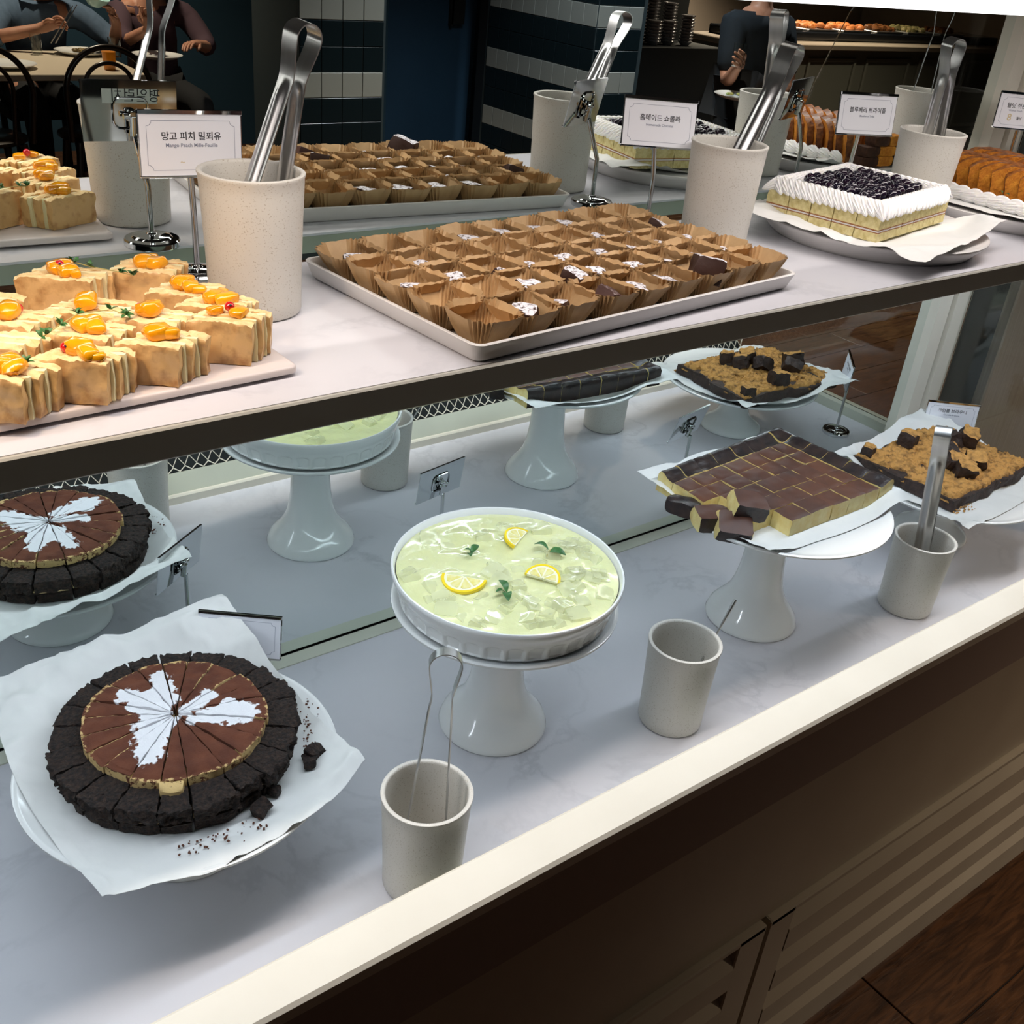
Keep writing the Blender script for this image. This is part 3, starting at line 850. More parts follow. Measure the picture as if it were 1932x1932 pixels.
# chocolate with sugar lying on its upper faces
def dusted(name, base, lo, hi, scale=260, col=(0.82, 0.80, 0.84)):
    m = mat(name, base, rough=0.6, bump=0.0005, bscale=300)
    nt = m.node_tree; b = nt.nodes['Principled BSDF']
    tc = nt.nodes.new('ShaderNodeTexCoord')
    n = nt.nodes.new('ShaderNodeTexNoise'); n.inputs['Scale'].default_value = scale; n.inputs['Detail'].default_value = 6
    nt.links.new(tc.outputs['Object'], n.inputs['Vector'])
    r = nt.nodes.new('ShaderNodeMapRange'); r.inputs[1].default_value = lo; r.inputs[2].default_value = hi
    nt.links.new(n.outputs[0], r.inputs[0])
    g = nt.nodes.new('ShaderNodeSeparateXYZ'); nt.links.new(tc.outputs['Normal'], g.inputs[0])
    r2 = nt.nodes.new('ShaderNodeMapRange'); r2.inputs[1].default_value = 0.55; r2.inputs[2].default_value = 0.85
    nt.links.new(g.outputs[2], r2.inputs[0])
    mu = nt.nodes.new('ShaderNodeMath'); mu.operation = 'MULTIPLY'
    nt.links.new(r.outputs[0], mu.inputs[0]); nt.links.new(r2.outputs[0], mu.inputs[1])
    mx = nt.nodes.new('ShaderNodeMix'); mx.data_type = 'RGBA'
    mx.inputs[6].default_value = (*base, 1); mx.inputs[7].default_value = (*col, 1)
    nt.links.new(mu.outputs[0], mx.inputs[0]); nt.links.new(mx.outputs[2], b.inputs['Base Color'])
    return m
M_['choc_dust'] = dusted('sugar_dusted_chocolate', (0.055, 0.024, 0.017), 0.36, 0.52)
M_['choc_dust2'] = dusted('lightly_dusted_chocolate', (0.085, 0.040, 0.034), 0.50, 0.75, col=(0.5, 0.42, 0.42))

def nz(p, s, a, seed=0.0):
    q = Vector((p[0] * s + seed, p[1] * s + seed * 1.7, p[2] * s - seed))
    return a * noise.noise(q)

def ball(b, r, n=14, m=10, mat=0, M=None, sq=1.0, amp=0.0, fr=120, seed=0):
    vs = []; fs = []
    for j in range(m + 1):
        ph = pi * j / m
        for i in range(n):
            t = 2 * pi * i / n
            d = Vector((sin(ph) * cos(t), sin(ph) * sin(t), -cos(ph)))
            rr = r * (1 + amp * noise.noise(d * fr * r + Vector((seed, seed, seed))))
            vs.append((d.x * rr, d.y * rr, d.z * rr * sq))
    for j in range(m):
        for i in range(n):
            i2 = (i + 1) % n
            if j == 0: fs.append((0, (j + 1) * n + i2, (j + 1) * n + i))
            elif j == m - 1: fs.append((j * n + i, j * n + i2, m * n))
            else: fs.append((j * n + i, j * n + i2, (j + 1) * n + i2, (j + 1) * n + i))
    return b.add(vs, fs, mat, M)

def rough_block(sx, sy, sz, amp, fr, seed, nu, nv, nw, rnd=0.25, mats=None, name='piece', base0=True, matf=None, taper=0.0, M=None, b=None, skew=None):
    """block centred in x,y and standing on z=0 with rounded corners and noisy sides"""
    own = b is None
    if own: b = MB()
    def fn(u, v, w):
        x = (u - 0.5) * 2; y = (v - 0.5) * 2; z = (w - 0.5) * 2
        def rd(a, b_, c):
            k = rnd
            e = max(0, abs(b_) - (1 - k)) / k; f = max(0, abs(c) - (1 - k)) / k
            d = min(1, math.hypot(e, f)) if (e > 0 and f > 0) else max(e, f) * 0.35
            return 1 - 0.10 * k / 0.25 * d * d
        X = x * rd(x, y, z); Y = y * rd(y, x, z); Z = z * rd(z, x, y)
        p = Vector((X * sx / 2, Y * sy / 2, (Z + 1) * sz / 2))
        f = 1 - taper * w
        p.x *= f; p.y *= f
        n = Vector((nz(p, fr, amp, seed), nz(p, fr, amp, seed + 9.1), nz(p, fr, amp, seed + 4.4)))
        if base0 and w < 0.01: n.z = abs(n.z) * 0.2
        if skew: p.x += skew * p.z
        return p + n
    b.nbox(fn, nu, nv, nw, 0, M, matf)
    if own: return b.mesh(name, mats)
    return b

# ------------------------------------------------------------------ mango cream sandwiches
random.seed(11)
ZB = H + 0.010
def mango_top(kind, seed):
    b = MB(); rg = random.Random(seed)
    blobs = {0: [(0, 0, 1.0), (0.009, 0.003, 0.8)], 1: [(0, 0, 0.9), (0.011, -0.002, 0.9), (0.004, 0.009, 0.8)], 2: [(-0.010, 0, 0.75), (0.010, -0.001, 0.75)], 3: [(0, 0, 1.1)], 4: [(0, 0, 1.0), (0.008, -0.008, 0.9), (-0.004, 0.006, 0.8), (0.015, -0.011, 0.6)]}[kind]
    for x, y, s in blobs:
        a = rg.uniform(0, pi)
        k = 0.0088 * s
        sx, sy, sz = k * rg.uniform(1.0, 1.25), k * rg.uniform(0.75, 0.95), k * (0.62 if kind != 2 else 0.5)
        M = Matrix.Translation((x, y, sz * 0.72)) @ Matrix.Rotation(a, 4, 'Z') @ Matrix.Rotation(rg.uniform(-0.25, 0.25), 4, 'X') @ Matrix.Diagonal((sx, sy, sz, 1))
        sd = rg.uniform(0, 50)
        def fn(u, v, w):
            p = Vector(((u - .5) * 2, (v - .5) * 2, (w - .5) * 2))
            q = p.normalized() * max(abs(p.x), abs(p.y), abs(p.z))
            p = p * 0.30 + q * 0.86
            return p + Vector((nz(p, 1.1, .22, sd), nz(p, 1.1, .22, sd + 5), nz(p, 1.1, .25, sd + 8)))
        b.nbox(fn, 5, 5, 4, 0, M)
    return b.mesh('mango_topping', M_['mango'], True, 60)
cur = MB(); ball(cur, 0.0044, 16, 12); currm = cur.mesh('currant', M_['currant'])
cx_ = MB(); cx_.lathe([(0.0009, 0), (0.0011, 0.0009), (0.0004, 0.0011)], 8); calm = cx_.mesh('calyx', M_['ink'])
def slab_mesh(L, t, hgt, seed, crust_front):
    def mf(side):
        if side == 'w1': return 0
        return 1
    def fn(u, v, w):
        x = (u - 0.5) * L; y = (v - 0.5) * t; z = w * hgt
        e = abs(u - 0.5) * 2
        z *= 1 - 0.05 * max(0, e - 0.7) / 0.3 * (w > 0.9)
        k = 0.0
        p = Vector((x, y, z))
        if w > 0.95: p.z += nz(p, 330, 0.0016, seed) + nz(p, 120, 0.0016, seed) - 0.0022 * max(0, abs(v - .5) * 2 - 0.55) ** 1.5 - 0.003 * max(0, e - 0.8) * 5 * 0.3
        p.y += nz(p, 60, 0.0020, seed + 3) + nz(p, 200, 0.0008, seed + 5); p.x += nz(p, 80, 0.0022, seed + 7)
        if w > 0.88: p.y *= 1 - 0.10 * (w - 0.88) / 0.12
        if w < 0.01: p.z = 0.0003 + 0.0016 * max(0, noise.noise(Vector((u * 3 + seed, v, 1))))
        p.x -= 0.0014 * (1 - w) * (1 if u > .5 else -1)
        return p
    b = MB(); b.nbox(fn, 26, 8, 13, 0, None, mf)
    return b.mesh('bread_slice', [M_['crumb'], M_['crust']], True, 50)
def cream_mesh(L, t, hgt, seed):
    def fn(u, v, w):
        p = Vector(((u - .5) * L, (v - .5) * t, 0.0006 + w * hgt))
        return p + Vector((nz(p, 70, .0016, seed), 0, nz(p, 150, .0010, seed)))
    b = MB(); b.nbox(fn, 10, 1, 6)
    return b.mesh('cream_filling', M_['custard'])
def sandwich(cx, cy, ang, L, kind, cur_at, lab, seed, hgt=0.033):
    cx, cy = cx * 1.035, (cy + 1.11607) * 1.035 - 1.11607
    t = thing('mango_sandwich', lab, 'sandwich', (cx, cy, ZB + 0.0003), (0, 0, radians(ang)), 'mango cream sandwiches on the board')
    L *= 1.12; hgt *= 1.05
    th, ct = 0.0106, 0.0038
    y = -(3 * th + 2 * ct) / 2
    rg = random.Random(seed)
    for k in range(3):
        put('bread_slice', slab_mesh(L * rg.uniform(0.94, 1.04), th, hgt * rg.uniform(0.96, 1.03), seed * 3.1 + k * 7, k == 0), t, (rg.uniform(-.0014, .0014) + 0.0060 * (k - 1), y + th / 2, 0), (rg.uniform(-.03, .03), 0, rg.uniform(-.04, .04)))
        y += th
        if k < 2:
            put('cream_filling', cream_mesh(L * 0.93, ct + 0.001, hgt * 0.95, seed + k), t, (0.006 * (k - 0.5), y + ct / 2, 0))
            y += ct
    if kind is not None:
        o = put('mango_topping', mango_top(kind, seed), t, (-0.002, -0.001, hgt + 0.0005))
    if cur_at:
        c = put('currant', currm, t, (cur_at[0], cur_at[1], hgt + cur_at[2]), (radians(60), 0, radians(20)))
        put('calyx', calm, c, (0, 0, 0.0042))
    return t
sandwich(0.1435, -0.3690, -37, 0.046, 1, None, 'mango cream sandwich at the left end of the front row, mango on its left', 1)
sandwich(0.2010, -0.3600, -35, 0.050, 4, (-0.0125, -0.001, 0.0040), 'mango cream sandwich second in the front row, mango heap and red currant left of it', 2)
sandwich(0.2620, -0.3505, -36, 0.047, 0, None, 'mango cream sandwich in the middle of the front row, one pointed mango piece', 3)
sandwich(0.3270, -0.3320, -33, 0.050, 2, (0.000, 0.000, 0.0062), 'front right mango cream sandwich with two flat peach pieces under a currant', 4, hgt=0.037)
sandwich(0.1570, -0.3080, -36, 0.046, None, None, 'plain topped cream sandwich at the left edge, second row', 5)
sandwich(0.2170, -0.3130, -36, 0.050, 1, None, 'mango cream sandwich under the thyme sprig, two mango pieces side by side', 6)
sandwich(0.2747, -0.2990, -36, 0.052, 3, (-0.0105, 0.000, 0.0042), 'mango cream sandwich with a currant left of its mango, right end of the thyme', 7)
sandwich(0.3340, -0.2890, -34, 0.050, 1, None, 'mango cream sandwich with three glossy mango cubes, right side behind the currant-topped one', 8)
sandwich(0.1760, -0.2640, -36, 0.052, 3, (0.002, 0.007, 0.0040), 'mango cream sandwich at the left edge with one long mango slice and currant', 9)
sandwich(0.2350, -0.2640, -36, 0.056, 3, None, 'mango cream sandwich with one square mango cube, behind the thyme sprig', 10)
sandwich(0.3240, -0.2450, -32, 0.052, 4, None, 'mango cream sandwich touching the large tong cup, broad mango mound', 11)
sandwich(0.1620, -0.2150, -34, 0.050, None, None, 'plain cream sandwich in the shaded back row at the left edge', 12)
sandwich(0.2390, -0.1850, -30, 0.060, 4, (-0.002, -0.004, 0.0075), 'shaded back row cream sandwich with mango and a currant on top of it', 13, hgt=0.038)
sandwich(0.3150, -0.1760, -26, 0.056, 1, None, 'shaded back row cream sandwich with two mango lumps near the card post', 14)
def leafm(L, w, m, bend=0.3):
    b = MB()
    n = 8
    vs = []
    for i in range(n + 1):
        t = i / n
        ww = w * math.sin(pi * min(1, t * 0.96 + 0.02)) ** 0.8
        x = L * t
        z = L * bend * math.sin(pi * t) * 0.4
        vs += [(x, -ww / 2, z + ww * 0.18), (x, 0, z), (x, ww / 2, z + ww * 0.18)]
    fs = []
    for i in range(n):
        for j in range(2):
            a = i * 3 + j
            fs += [(a, a + 3, a + 4, a + 1)]
    b.add(vs, fs)
    k = len(vs)
    b.add([(x, y, z - 0.00025) for x, y, z in vs], [f[::-1] for f in fs])
    return b.mesh('leaf', m, True, 60)
thyme_leaf = leafm(0.0068, 0.0032, M_['leaf'])
def thyme(pts, lab, seed):
    rg = random.Random(seed)
    pts = [(x * 1.035, (y + 1.11607) * 1.035 - 1.11607, z) for x, y, z in pts]
    t = thing('thyme_sprig', lab, 'herb sprig', pts[0], (0, 0, 0), 'thyme sprigs')
    P = [Vector(p) - Vector(pts[0]) for p in pts]
    dense = []
    for i in range(len(P) - 1):
        for k in range(5):
            dense.append(P[i].lerp(P[i + 1], k / 5))
    dense.append(P[-1])
    b = MB(); b.tube(dense, 0.00048, 6); b.build('stem', M_['stem'], t)
    for i in list(range(0, len(dense), 5)) + [len(dense) - 1, 1]:
        p = dense[i]
        for k in range(5):
            put('leaf', thyme_leaf, t, p, (rg.uniform(-.7, .7), rg.uniform(-1.0, 0.1), rg.uniform(0, 6.28)))
    return t
zt = ZB + 0.041
thyme([(0.181, -0.328, zt - .002), (0.199, -0.312, zt), (0.216, -0.299, zt + .002), (0.243, -0.296, zt + .001), (0.252, -0.302, zt - .003)], 'thyme sprig lying across the sunlit mango sandwiches', 4)
thyme([(0.249, -0.172, zt + .004), (0.262, -0.184, zt + .001), (0.283, -0.199, zt - .002), (0.292, -0.205, zt - .004)], 'thyme sprig on the shaded back row of sandwiches', 6)
thyme([(0.146, -0.362, zt - .004), (0.158, -0.371, zt - .003)], 'small thyme tip on the leftmost front sandwich', 8)

# ------------------------------------------------------------------ brown paper cases and chocolates
def liner_mesh(seed):
    b = MB()
    s0, s1, hh = 0.0150, 0.0328, 0.0325
    rg = random.Random(seed)
    N = 80
    flap = [rg.uniform(-0.006, 0.006) for _ in range(4)]
    out = [rg.uniform(-0.0010, 0.0050) for _ in range(4)]
    rows = [0.0, 0.03, 0.25, 0.5, 0.75, 1.0]
    vs = []; fs = []
    def base(t, s):
        # square path parameter 0..4
        k = int(t) % 4; f = t - int(t)
        c = [(1, -1), (1, 1), (-1, 1), (-1, -1)]
        a = c[k]; d = c[(k + 1) % 4]
        return Vector(((a[0] + (d[0] - a[0]) * f) * s, (a[1] + (d[1] - a[1]) * f) * s, 0)), k, f
    for layer in (0, 1):
        for r, w in enumerate(rows):
            s = s0 + (s1 - s0) * (w ** 0.85)
            for i in range(N):
                t = 4 * i / N
                p, k, f = base(t, s)
                e = abs(f - 0.5) * 2                    # 0 mid side, 1 corner
                corner = max(0, (e - 0.42) / 0.58)
                rr = p.length
                shrink = 1 - (0.06 + 0.12 * w) * corner ** 1.2
                p *= shrink
                pl_ = (1 if i % 2 == 0 else -1) * 0.0021 * (corner > 0.02) * min(1, w * 1.5 + .15)
                nrm = p.normalized()
                p += nrm * pl_
                kk = k if f < 0.5 or True else k
                p += nrm * out[k] * w * (1 - corner)
                z = hh * w * (1 + (flap[k] * 20 * (0.25 - (f - 0.5) ** 2)) * (w > .9) * 0.9)
                z -= 0.0018 * corner * (w > .9) * (1 if i % 2 else 0.0)
                z += 0.0025 * noise.noise(Vector((i * 0.35, seed * 3.0, w))) * w
                vs.append((p.x - nrm.x * layer * 0.00018, p.y - nrm.y * layer * 0.00018, z + 0.0003 + layer * 0.00015 * (1 - w)))
    R = len(rows)
    for layer in (0, 1):
        o = layer * R * N
        for r in range(R - 1):
            for i in range(N):
                j = (i + 1) % N
                f = (o + r * N + i, o + r * N + j, o + (r + 1) * N + j, o + (r + 1) * N + i)
                fs.append(f if layer == 0 else f[::-1])
        f = tuple(o + i for i in range(N))
        fs.append(f[::-1] if layer == 0 else f)
    b.add(vs, fs)
    return b.mesh('baking_case', M_['liner'], True, 18)
liners = [liner_mesh(i) for i in range(8)]
def choc_mesh(seed, m, s=1.0):
    return rough_block(0.026 * s, 0.024 * s, 0.020 * s, 0.0016, 90, seed, 7, 7, 6, mats=m, name='chocolate')
chocs = [choc_mesh(i * 3.3, M_['choc_dust'], 1) for i in range(4)] + [choc_mesh(20 + i, M_['choc_dust2'], 1.0) for i in range(2)]
random.seed(5)
NX, NY = 9, 5
ORD = ('first', 'second', 'third', 'fourth', 'fifth', 'sixth', 'seventh', 'eighth', 'ninth')
big = [((0.8072, -0.2905), 0.026, 0, 1.15, (0.7, 0.1, 0.6)), ((0.8949, -0.3388), 0.022, 1, 1.45, (0.15, 0.25, 0.9)), ((0.9791, -0.1632), 0.022, 0, 0.95, (0.3, 0.3, 0.3)), ((0.5364, -0.3107), 0.020, 0, 1.1, (0.3, 0.1, 0.2)),
       ((0.6711, -0.3724), 0.022, 4, 1.0, (0.5, 0.5, 0.8)), ((0.7408, -0.3020), 0.022, 0, 1.0, (0.3, 0.1, 0.5)), ((0.7323, -0.3672), 0.018, 5, 1.0, (0.2, 0.4, 0.2)), ((0.6713, -0.2454), 0.018, 0, 0.8, (0.6, 0.3, 0.1)), ((0.5349, -0.2647), 0.018, 5, 0.95, (0.3, 0, 0.4))]
used = set()
px_, py_ = (TLn - 0.024) / NX, (TWd - 0.024) / NY
for j in range(NY):
    for i in range(NX):
        u = 0.012 + px_ * (i + 0.5); v = 0.012 + py_ * (j + 0.5)
        p = T0 + E1 * (u + random.uniform(-.0015, .0015)) + E2 * (v + random.uniform(-.0015, .0015))
        o = put('baking_case', liners[(i * 3 + j * 5) % 8], None, (p.x, p.y, H + 0.0048), (random.uniform(-.04, .04), random.uniform(-.04, .04), TA + (i * 7 + j * 3) % 4 * pi / 2 + random.uniform(-.06, .06)))
        o.scale = (px_ / 0.0570, py_ / 0.0570, 1) if ((i * 7 + j * 3) % 4) % 2 == 0 else (py_ / 0.0570, px_ / 0.0570, 1)
        rowl = ('front edge', 'second', 'middle', 'fourth', 'mirror-side')[j]
        oi = ORD[i]
        tag(o, 'brown pleated paper case, %s from the left in the %s row of the tray' % (oi, rowl), 'baking case', 'brown paper cases on the tray, ' + rowl + ' row')
        # nearest listed chocolate, else a random small one
        best = None
        for q in big:
            d = (Vector(q[0]) - p).length
            if d < 0.030 and q[0] not in used and (best is None or d < best[0]): best = (d, q)
        if best:
            q = best[1]; used.add(q[0])
            mid, s, rot, zz = q[2], q[3], q[4], q[1]
            off = (Vector(q[0]) - p); off = off * min(1, 0.007 / max(off.length, 1e-6))
            desc = 'dusted chocolate sticking up from the %s paper case of the %s row' % (oi, rowl)
        elif random.random() < 0.75:
            mid, s, rot, zz = random.randrange(4), random.uniform(0.85, 1.1), (random.uniform(-.15, .15), random.uniform(-.15, .15), random.uniform(0, 3)), 0.0125
            off = Vector((random.uniform(-.003, .003), random.uniform(-.003, .003)))
            desc = 'dusted chocolate deep in the %s paper case from left, %s row' % (oi, rowl)
        else: continue
        c = put('chocolate', chocs[mid], None, (p.x + off.x, p.y + off.y, H + zz - 0.002), rot)
        c.scale = (s, s, s)
        tag(c, desc, 'chocolate', 'dusted chocolates, %s row' % rowl)

# ------------------------------------------------------------------ parchment
def parchment(lab, corners, zc, cx, cy, R, amp=0.0016, seed=0, n=64, bulge=(0, 0, 0, 0)):
    """sheet through four corner points, resting on a round plate of radius R at height zc"""
    c = [Vector(p) for p in corners]
    b = MB()
    def fn(u, v):
        e = 0.0
        p = (c[0] * (1 - u) + c[1] * u) * (1 - v) + (c[3] * (1 - u) + c[2] * u) * v
        bl = bulge[0] * (1 - v) ** 3 * 4 * u * (1 - u) + bulge[2] * v ** 3 * 4 * u * (1 - u) * -1
        br = bulge[1] * u ** 3 * 4 * v * (1 - v) - bulge[3] * (1 - u) ** 3 * 4 * v * (1 - v)
        e01 = (c[1] - c[0]).normalized(); e03 = (c[3] - c[0]).normalized()
        p = p - e03 * bl + e01 * br
        # wavy edges
        p.x += 0.004 * noise.noise(Vector((u * 3, v * 3, seed))); p.y += 0.004 * noise.noise(Vector((u * 3, v * 3, seed + 5)))
        d = math.hypot(p.x - cx, p.y - cy)
        k = min(1, max(0, (d - R * 0.78) / (R * 0.35)))
        k = k * k * (3 - 2 * k)
        z = zc + (p.z - zc) * k
        # ridged creases
        q = Vector((p.x * 14, p.y * 14, seed))
        w1 = abs(noise.noise(q)); w2 = abs(noise.noise(q * 2.3 + Vector((3, 1, 0))))
        amp_ = amp * (0.45 + 1.6 * k)
        z += amp_ * (1 - min(1, w1 * 4)) * 1.2 + amp_ * 0.6 * (1 - min(1, w2 * 4)) + amp_ * 1.3 * k * noise.noise(Vector((p.x * 22, p.y * 22, seed + 2)))
        return Vector((p.x, p.y, max(z, zc if d < R else -1)))
    b.grid(n, n, fn, 0)
    k = len(b.v)
    vs = [(x, y, z - 0.0003) for x, y, z in b.v]
    fs = [f[::-1] for f in b.f]
    b.add(vs, fs)
    o = b.build('parchment_sheet', M_['paper'], angle=60)
    return tag(o, lab, 'baking paper', 'parchment sheets under cakes')
parchment('parchment sheet under the blueberry cream cake, one corner folded past the plate', [(1.150, -0.120, 0.632), (1.235, -0.395, 0.619), (1.515, -0.338, 0.636), (1.44, -0.085, 0.630)], H + 0.0232, 1.368, -0.216, 0.150, seed=1)
parchment('parchment sheet under the orange loaf slices', [(1.600, -0.075, 0.626), (1.615, -0.345, 0.622), (1.930, -0.330, 0.626), (1.93, -0.070, 0.626)], H + 0.0232, 1.765, -0.205, 0.166, seed=2, n=40)
parchment('large crumb-spotted parchment sheet under the cocoa cake, corners standing past the stand', [(0.1483 - 0.012, -0.030, 0.130), (0.1500, -0.392, 0.124), (0.446, -0.366, 0.128), (0.4171, -0.0500, 0.172)], 0.1165, 0.2835, -0.2440, 0.172, amp=0.0022, seed=3, n=90, bulge=(0.018, 0.034, 0.0, 0.0))
parchment('parchment sheet under the cheesecake squares, hanging past the stand at both sides', [(1.0619 - 0.006, -0.128, 0.234), (1.0625, -0.3880, 0.232), (1.3960, -0.3949, 0.232), (1.400, -0.120, 0.232)], 0.2178, 1.2175, -0.2788, 0.170, amp=0.0012, seed=4)
parchment('parchment sheet under the crumble brownie at the right end', [(1.600, -0.110, 0.138), (1.598, -0.402, 0.122), (1.925, -0.380, 0.126), (1.930, -0.080, 0.150)], 0.1167, 1.7500, -0.2620, 0.172, amp=0.0018, seed=5)
# ------------------------------------------------------------------ blueberry cream cake
CA = radians(10.7)
ck = thing('blueberry_cream_cake', 'square cut yellow sponge cake with piped cream border and glossy blueberries', 'cake', (1.2470, -0.3090, 0.6215), (0, 0, CA))
LX, LY = 0.228, 0.173
nx_, ny_ = 6, 5
dx, dy = LX / nx_, LY / ny_
SZ = 0.034
def sponge_piece(seed):
    b = MB()
    def layer(z0, z1, mi, sx, sy, amp, nu, nw):
        def fn(u, v, w):
            p = Vector(((u - .5) * sx, (v - .5) * sy, z0 + (z1 - z0) * w))
            n = Vector((nz(p, 170, amp, seed), nz(p, 170, amp, seed + 3), 0.0))
            return p + n
        b.nbox(fn, nu, nu, nw, mi)
    layer(0.0, 0.0118, 0, dx - 0.0012, dy - 0.0012, 0.0012, 6, 3)
    layer(0.0118, 0.0130, 1, dx - 0.0008, dy - 0.0008, 0.0015, 6, 1)
    layer(0.0130, 0.0150, 2, dx - 0.0015, dy - 0.0015, 0.0012, 6, 1)
    layer(0.0150, 0.0166, 1, dx - 0.0008, dy - 0.0008, 0.0015, 6, 1)
    layer(0.0166, SZ, 0, dx - 0.0012, dy - 0.0012, 0.0012, 6, 4)
    return b.mesh('cake_piece', [M_['sponge'], M_['jam'], M_['whip']], True, 50)
sps = [sponge_piece(i * 2.7) for i in range(5)]
for i in range(nx_):
    for j in range(ny_):
        put('cake_piece', sps[(i * 2 + j) % 5], ck, (dx * (i + .5), dy * (j + .5), 0))
b = MB()
def fn(u, v, w):
    p = Vector((0.001 + u * (LX - 0.002), 0.001 + v * (LY - 0.002), SZ + w * 0.008))
    p.z += nz(p, 60, .0012) * w
    return p
b.nbox(fn, 24, 20, 1); b.build('cream_layer', M_['whip'], ck)
def shell_mesh(L, Wd, Hh, ribs, nl=12, nr=40, taper=0.5, m='whip'):
    b = MB(); vs = []; fs = []
    for i in range(nl + 1):
        t = i / nl
        e = math.sin(pi * min(1, 0.06 + t * 0.92)) ** 0.55 * (1 - taper * t)
        for j in range(nr):
            a = 2 * pi * j / nr
            rb = 1 + 0.17 * cos(a * ribs + t * 3.0)
            vs.append((L * (t - 0.35), Wd / 2 * e * cos(a) * rb, Hh * 0.42 * (1 - 0.3 * t) + Hh / 2 * e * sin(a) * rb))
    for i in range(nl):
        for j in range(nr):
            j2 = (j + 1) % nr
            fs.append((i * nr + j, (i + 1) * nr + j, (i + 1) * nr + j2, i * nr + j2))
    fs.append(tuple(range(nr))); fs.append(tuple(nl * nr + j for j in range(nr))[::-1])
    b.add(vs, fs)
    return b.mesh('piped_cream', M_[m], True, 70)
shm = shell_mesh(0.034, 0.0190, 0.0175, 11)
random.seed(2)
def edge(p0, p1, n, out, tw):
    for k in range(n):
        t = (k + 0.5) / n
        x = p0[0] + (p1[0] - p0[0]) * t; y = p0[1] + (p1[1] - p0[1]) * t
        put('piped_cream', shm, ck, (x + out[0] * 0.0, y + out[1] * 0.0, SZ + 0.0035), (random.uniform(-.05, .05), radians(26) + random.uniform(-.06, .06), math.atan2(out[1], out[0]) + tw + random.uniform(-.05, .05)))
i_ = 0.009
edge((0.004, i_), (LX - 0.004, i_), 21, (0, -1), radians(-46))
edge((i_, LY - 0.004), (i_, 0.010), 16, (-1, 0), radians(46))
edge((0.004, LY - i_), (LX - 0.004, LY - i_), 21, (0, 1), radians(46))
edge((LX - i_, LY - 0.006), (LX - i_, 0.010), 16, (1, 0), radians(-46))
sy_ = MB()
def fn(u, v, w):
    p = Vector((0.027 + u * (LX - 0.054), 0.025 + v * (LY - 0.050), SZ + 0.0065 + w * 0.004))
    p += Vector((nz(p, 40, .006, 2), nz(p, 40, .006, 6), nz(p, 90, .002, 3) * w))
    return p
sy_.nbox(fn, 26, 20, 1); sy_.build('berry_syrup', M_['syrup'], ck)
bm_ = MB(); vs = []; fs = []
prof = [(0, -0.0050), (0.0040, -0.0042), (0.0062, -0.0015), (0.0063, 0.0012), (0.0048, 0.0036), (0.0030, 0.0044), (0.0022, 0.0040), (0.0016, 0.0026), (0, 0.0022)]
bm_.lathe(prof, 18, cap=False, rf=lambda t, j, r, z: r * (1 + 0.07 * sin(2 * t + j)))
berm = bm_.mesh('blueberry', M_['berry'], True, 80)
for a in range(10):
    for c in range(7):
        x = 0.031 + (LX - 0.062) * (a + random.uniform(.1, .9)) / 10; y = 0.029 + (LY - 0.058) * (c + random.uniform(.1, .9)) / 7
        o = put('blueberry', berm, ck, (x, y, SZ + 0.0125 + random.uniform(-.001, .0018)), (random.uniform(-.9, .9), random.uniform(-.9, .9), random.uniform(0, 6)))
        s = random.uniform(1.15, 1.6); o.scale = (s, s, s)

# ------------------------------------------------------------------ orange loaf slices with cream
lf = thing('orange_loaf_cake', 'orange pound cake in overlapping glazed slices with piped cream, right edge of the shelf', 'cake', (1.74, -0.18, H + 0.0250))
def slice_mesh(seed, sz=0.066):
    b = MB()
    W2, T = 0.078, 0.0125
    def fn(u, v, w):
        x = (u - .5) * T
        a = (v - .5) * 2
        top = sz * (1 - 0.20 * abs(a) ** 2.6)
        p = Vector((x, a * W2 / 2 * (1 - 0.08 * (1 - w)), w * top))
        n = Vector((nz(p, 120, .0012, seed), nz(p, 60, .002, seed + 2), nz(p, 90, .0018, seed + 1) * (w > .05)))
        return p + n
    b.nbox(fn, 2, 16, 12, 0, None, lambda s: 1 if s == 'w1' or s in ('v0', 'v1') else 0)
    return b.mesh('cake_slice', [M_['orange_sponge'], M_['loaf_crust']], True, 50)
sls = [slice_mesh(i * 5.1) for i in range(4)]
random.seed(8)
for k in range(9):
    y = 0.062 - k * 0.0225
    put('cake_slice', sls[k % 4], lf, (-0.013 + 0.004 * sin(k), y, 0.0), (radians(-6), radians(-12), radians(36) + random.uniform(-.05, .05)))
for k in range(9):
    y = 0.066 - k * 0.0225
    put('cake_slice', sls[(k + 1) % 4], lf, (0.075 + 0.004 * sin(k * 2), y, 0.0), (radians(-6), radians(-12), radians(38) + random.uniform(-.05, .05)))
blk = [rough_block(0.040, 0.026, 0.017, 0.0012, 90, s, 6, 5, 4, mats=[M_['loaf_dark'] if s % 2 else M_['orange_sponge']], name='cake_block') for s in (1, 2, 3, 4)]
for k, (x, y, z, a) in enumerate([(-0.020, 0.118, 0, 10), (0.022, 0.120, 0, 5), (0.063, 0.118, 0, -6), (-0.018, 0.117, 0.0175, 0), (0.024, 0.119, 0.0175, 12), (0.060, 0.116, 0.0175, 2), (0.002, 0.118, 0.035, 4), (0.042, 0.118, 0.035, -4)]):
    put('cake_block', blk[(k + (k // 3)) % 4], lf, (x, y, z), (0, 0, radians(a)))
shl = shell_mesh(0.036, 0.027, 0.026, 16, taper=0.35)
for k in range(10):
    put('piped_cream', shl, lf, (-0.062 - 0.010 * sin(pi * k / 9), 0.080 - k * 0.0235, -0.001), (0, 0, radians(112)))
tl = put('thyme_leaves', thyme_leaf, lf, (-0.066, -0.055, 0.024), (0.2, -.3, 1)); tl.scale = (1.2, 1.2, 1.2)
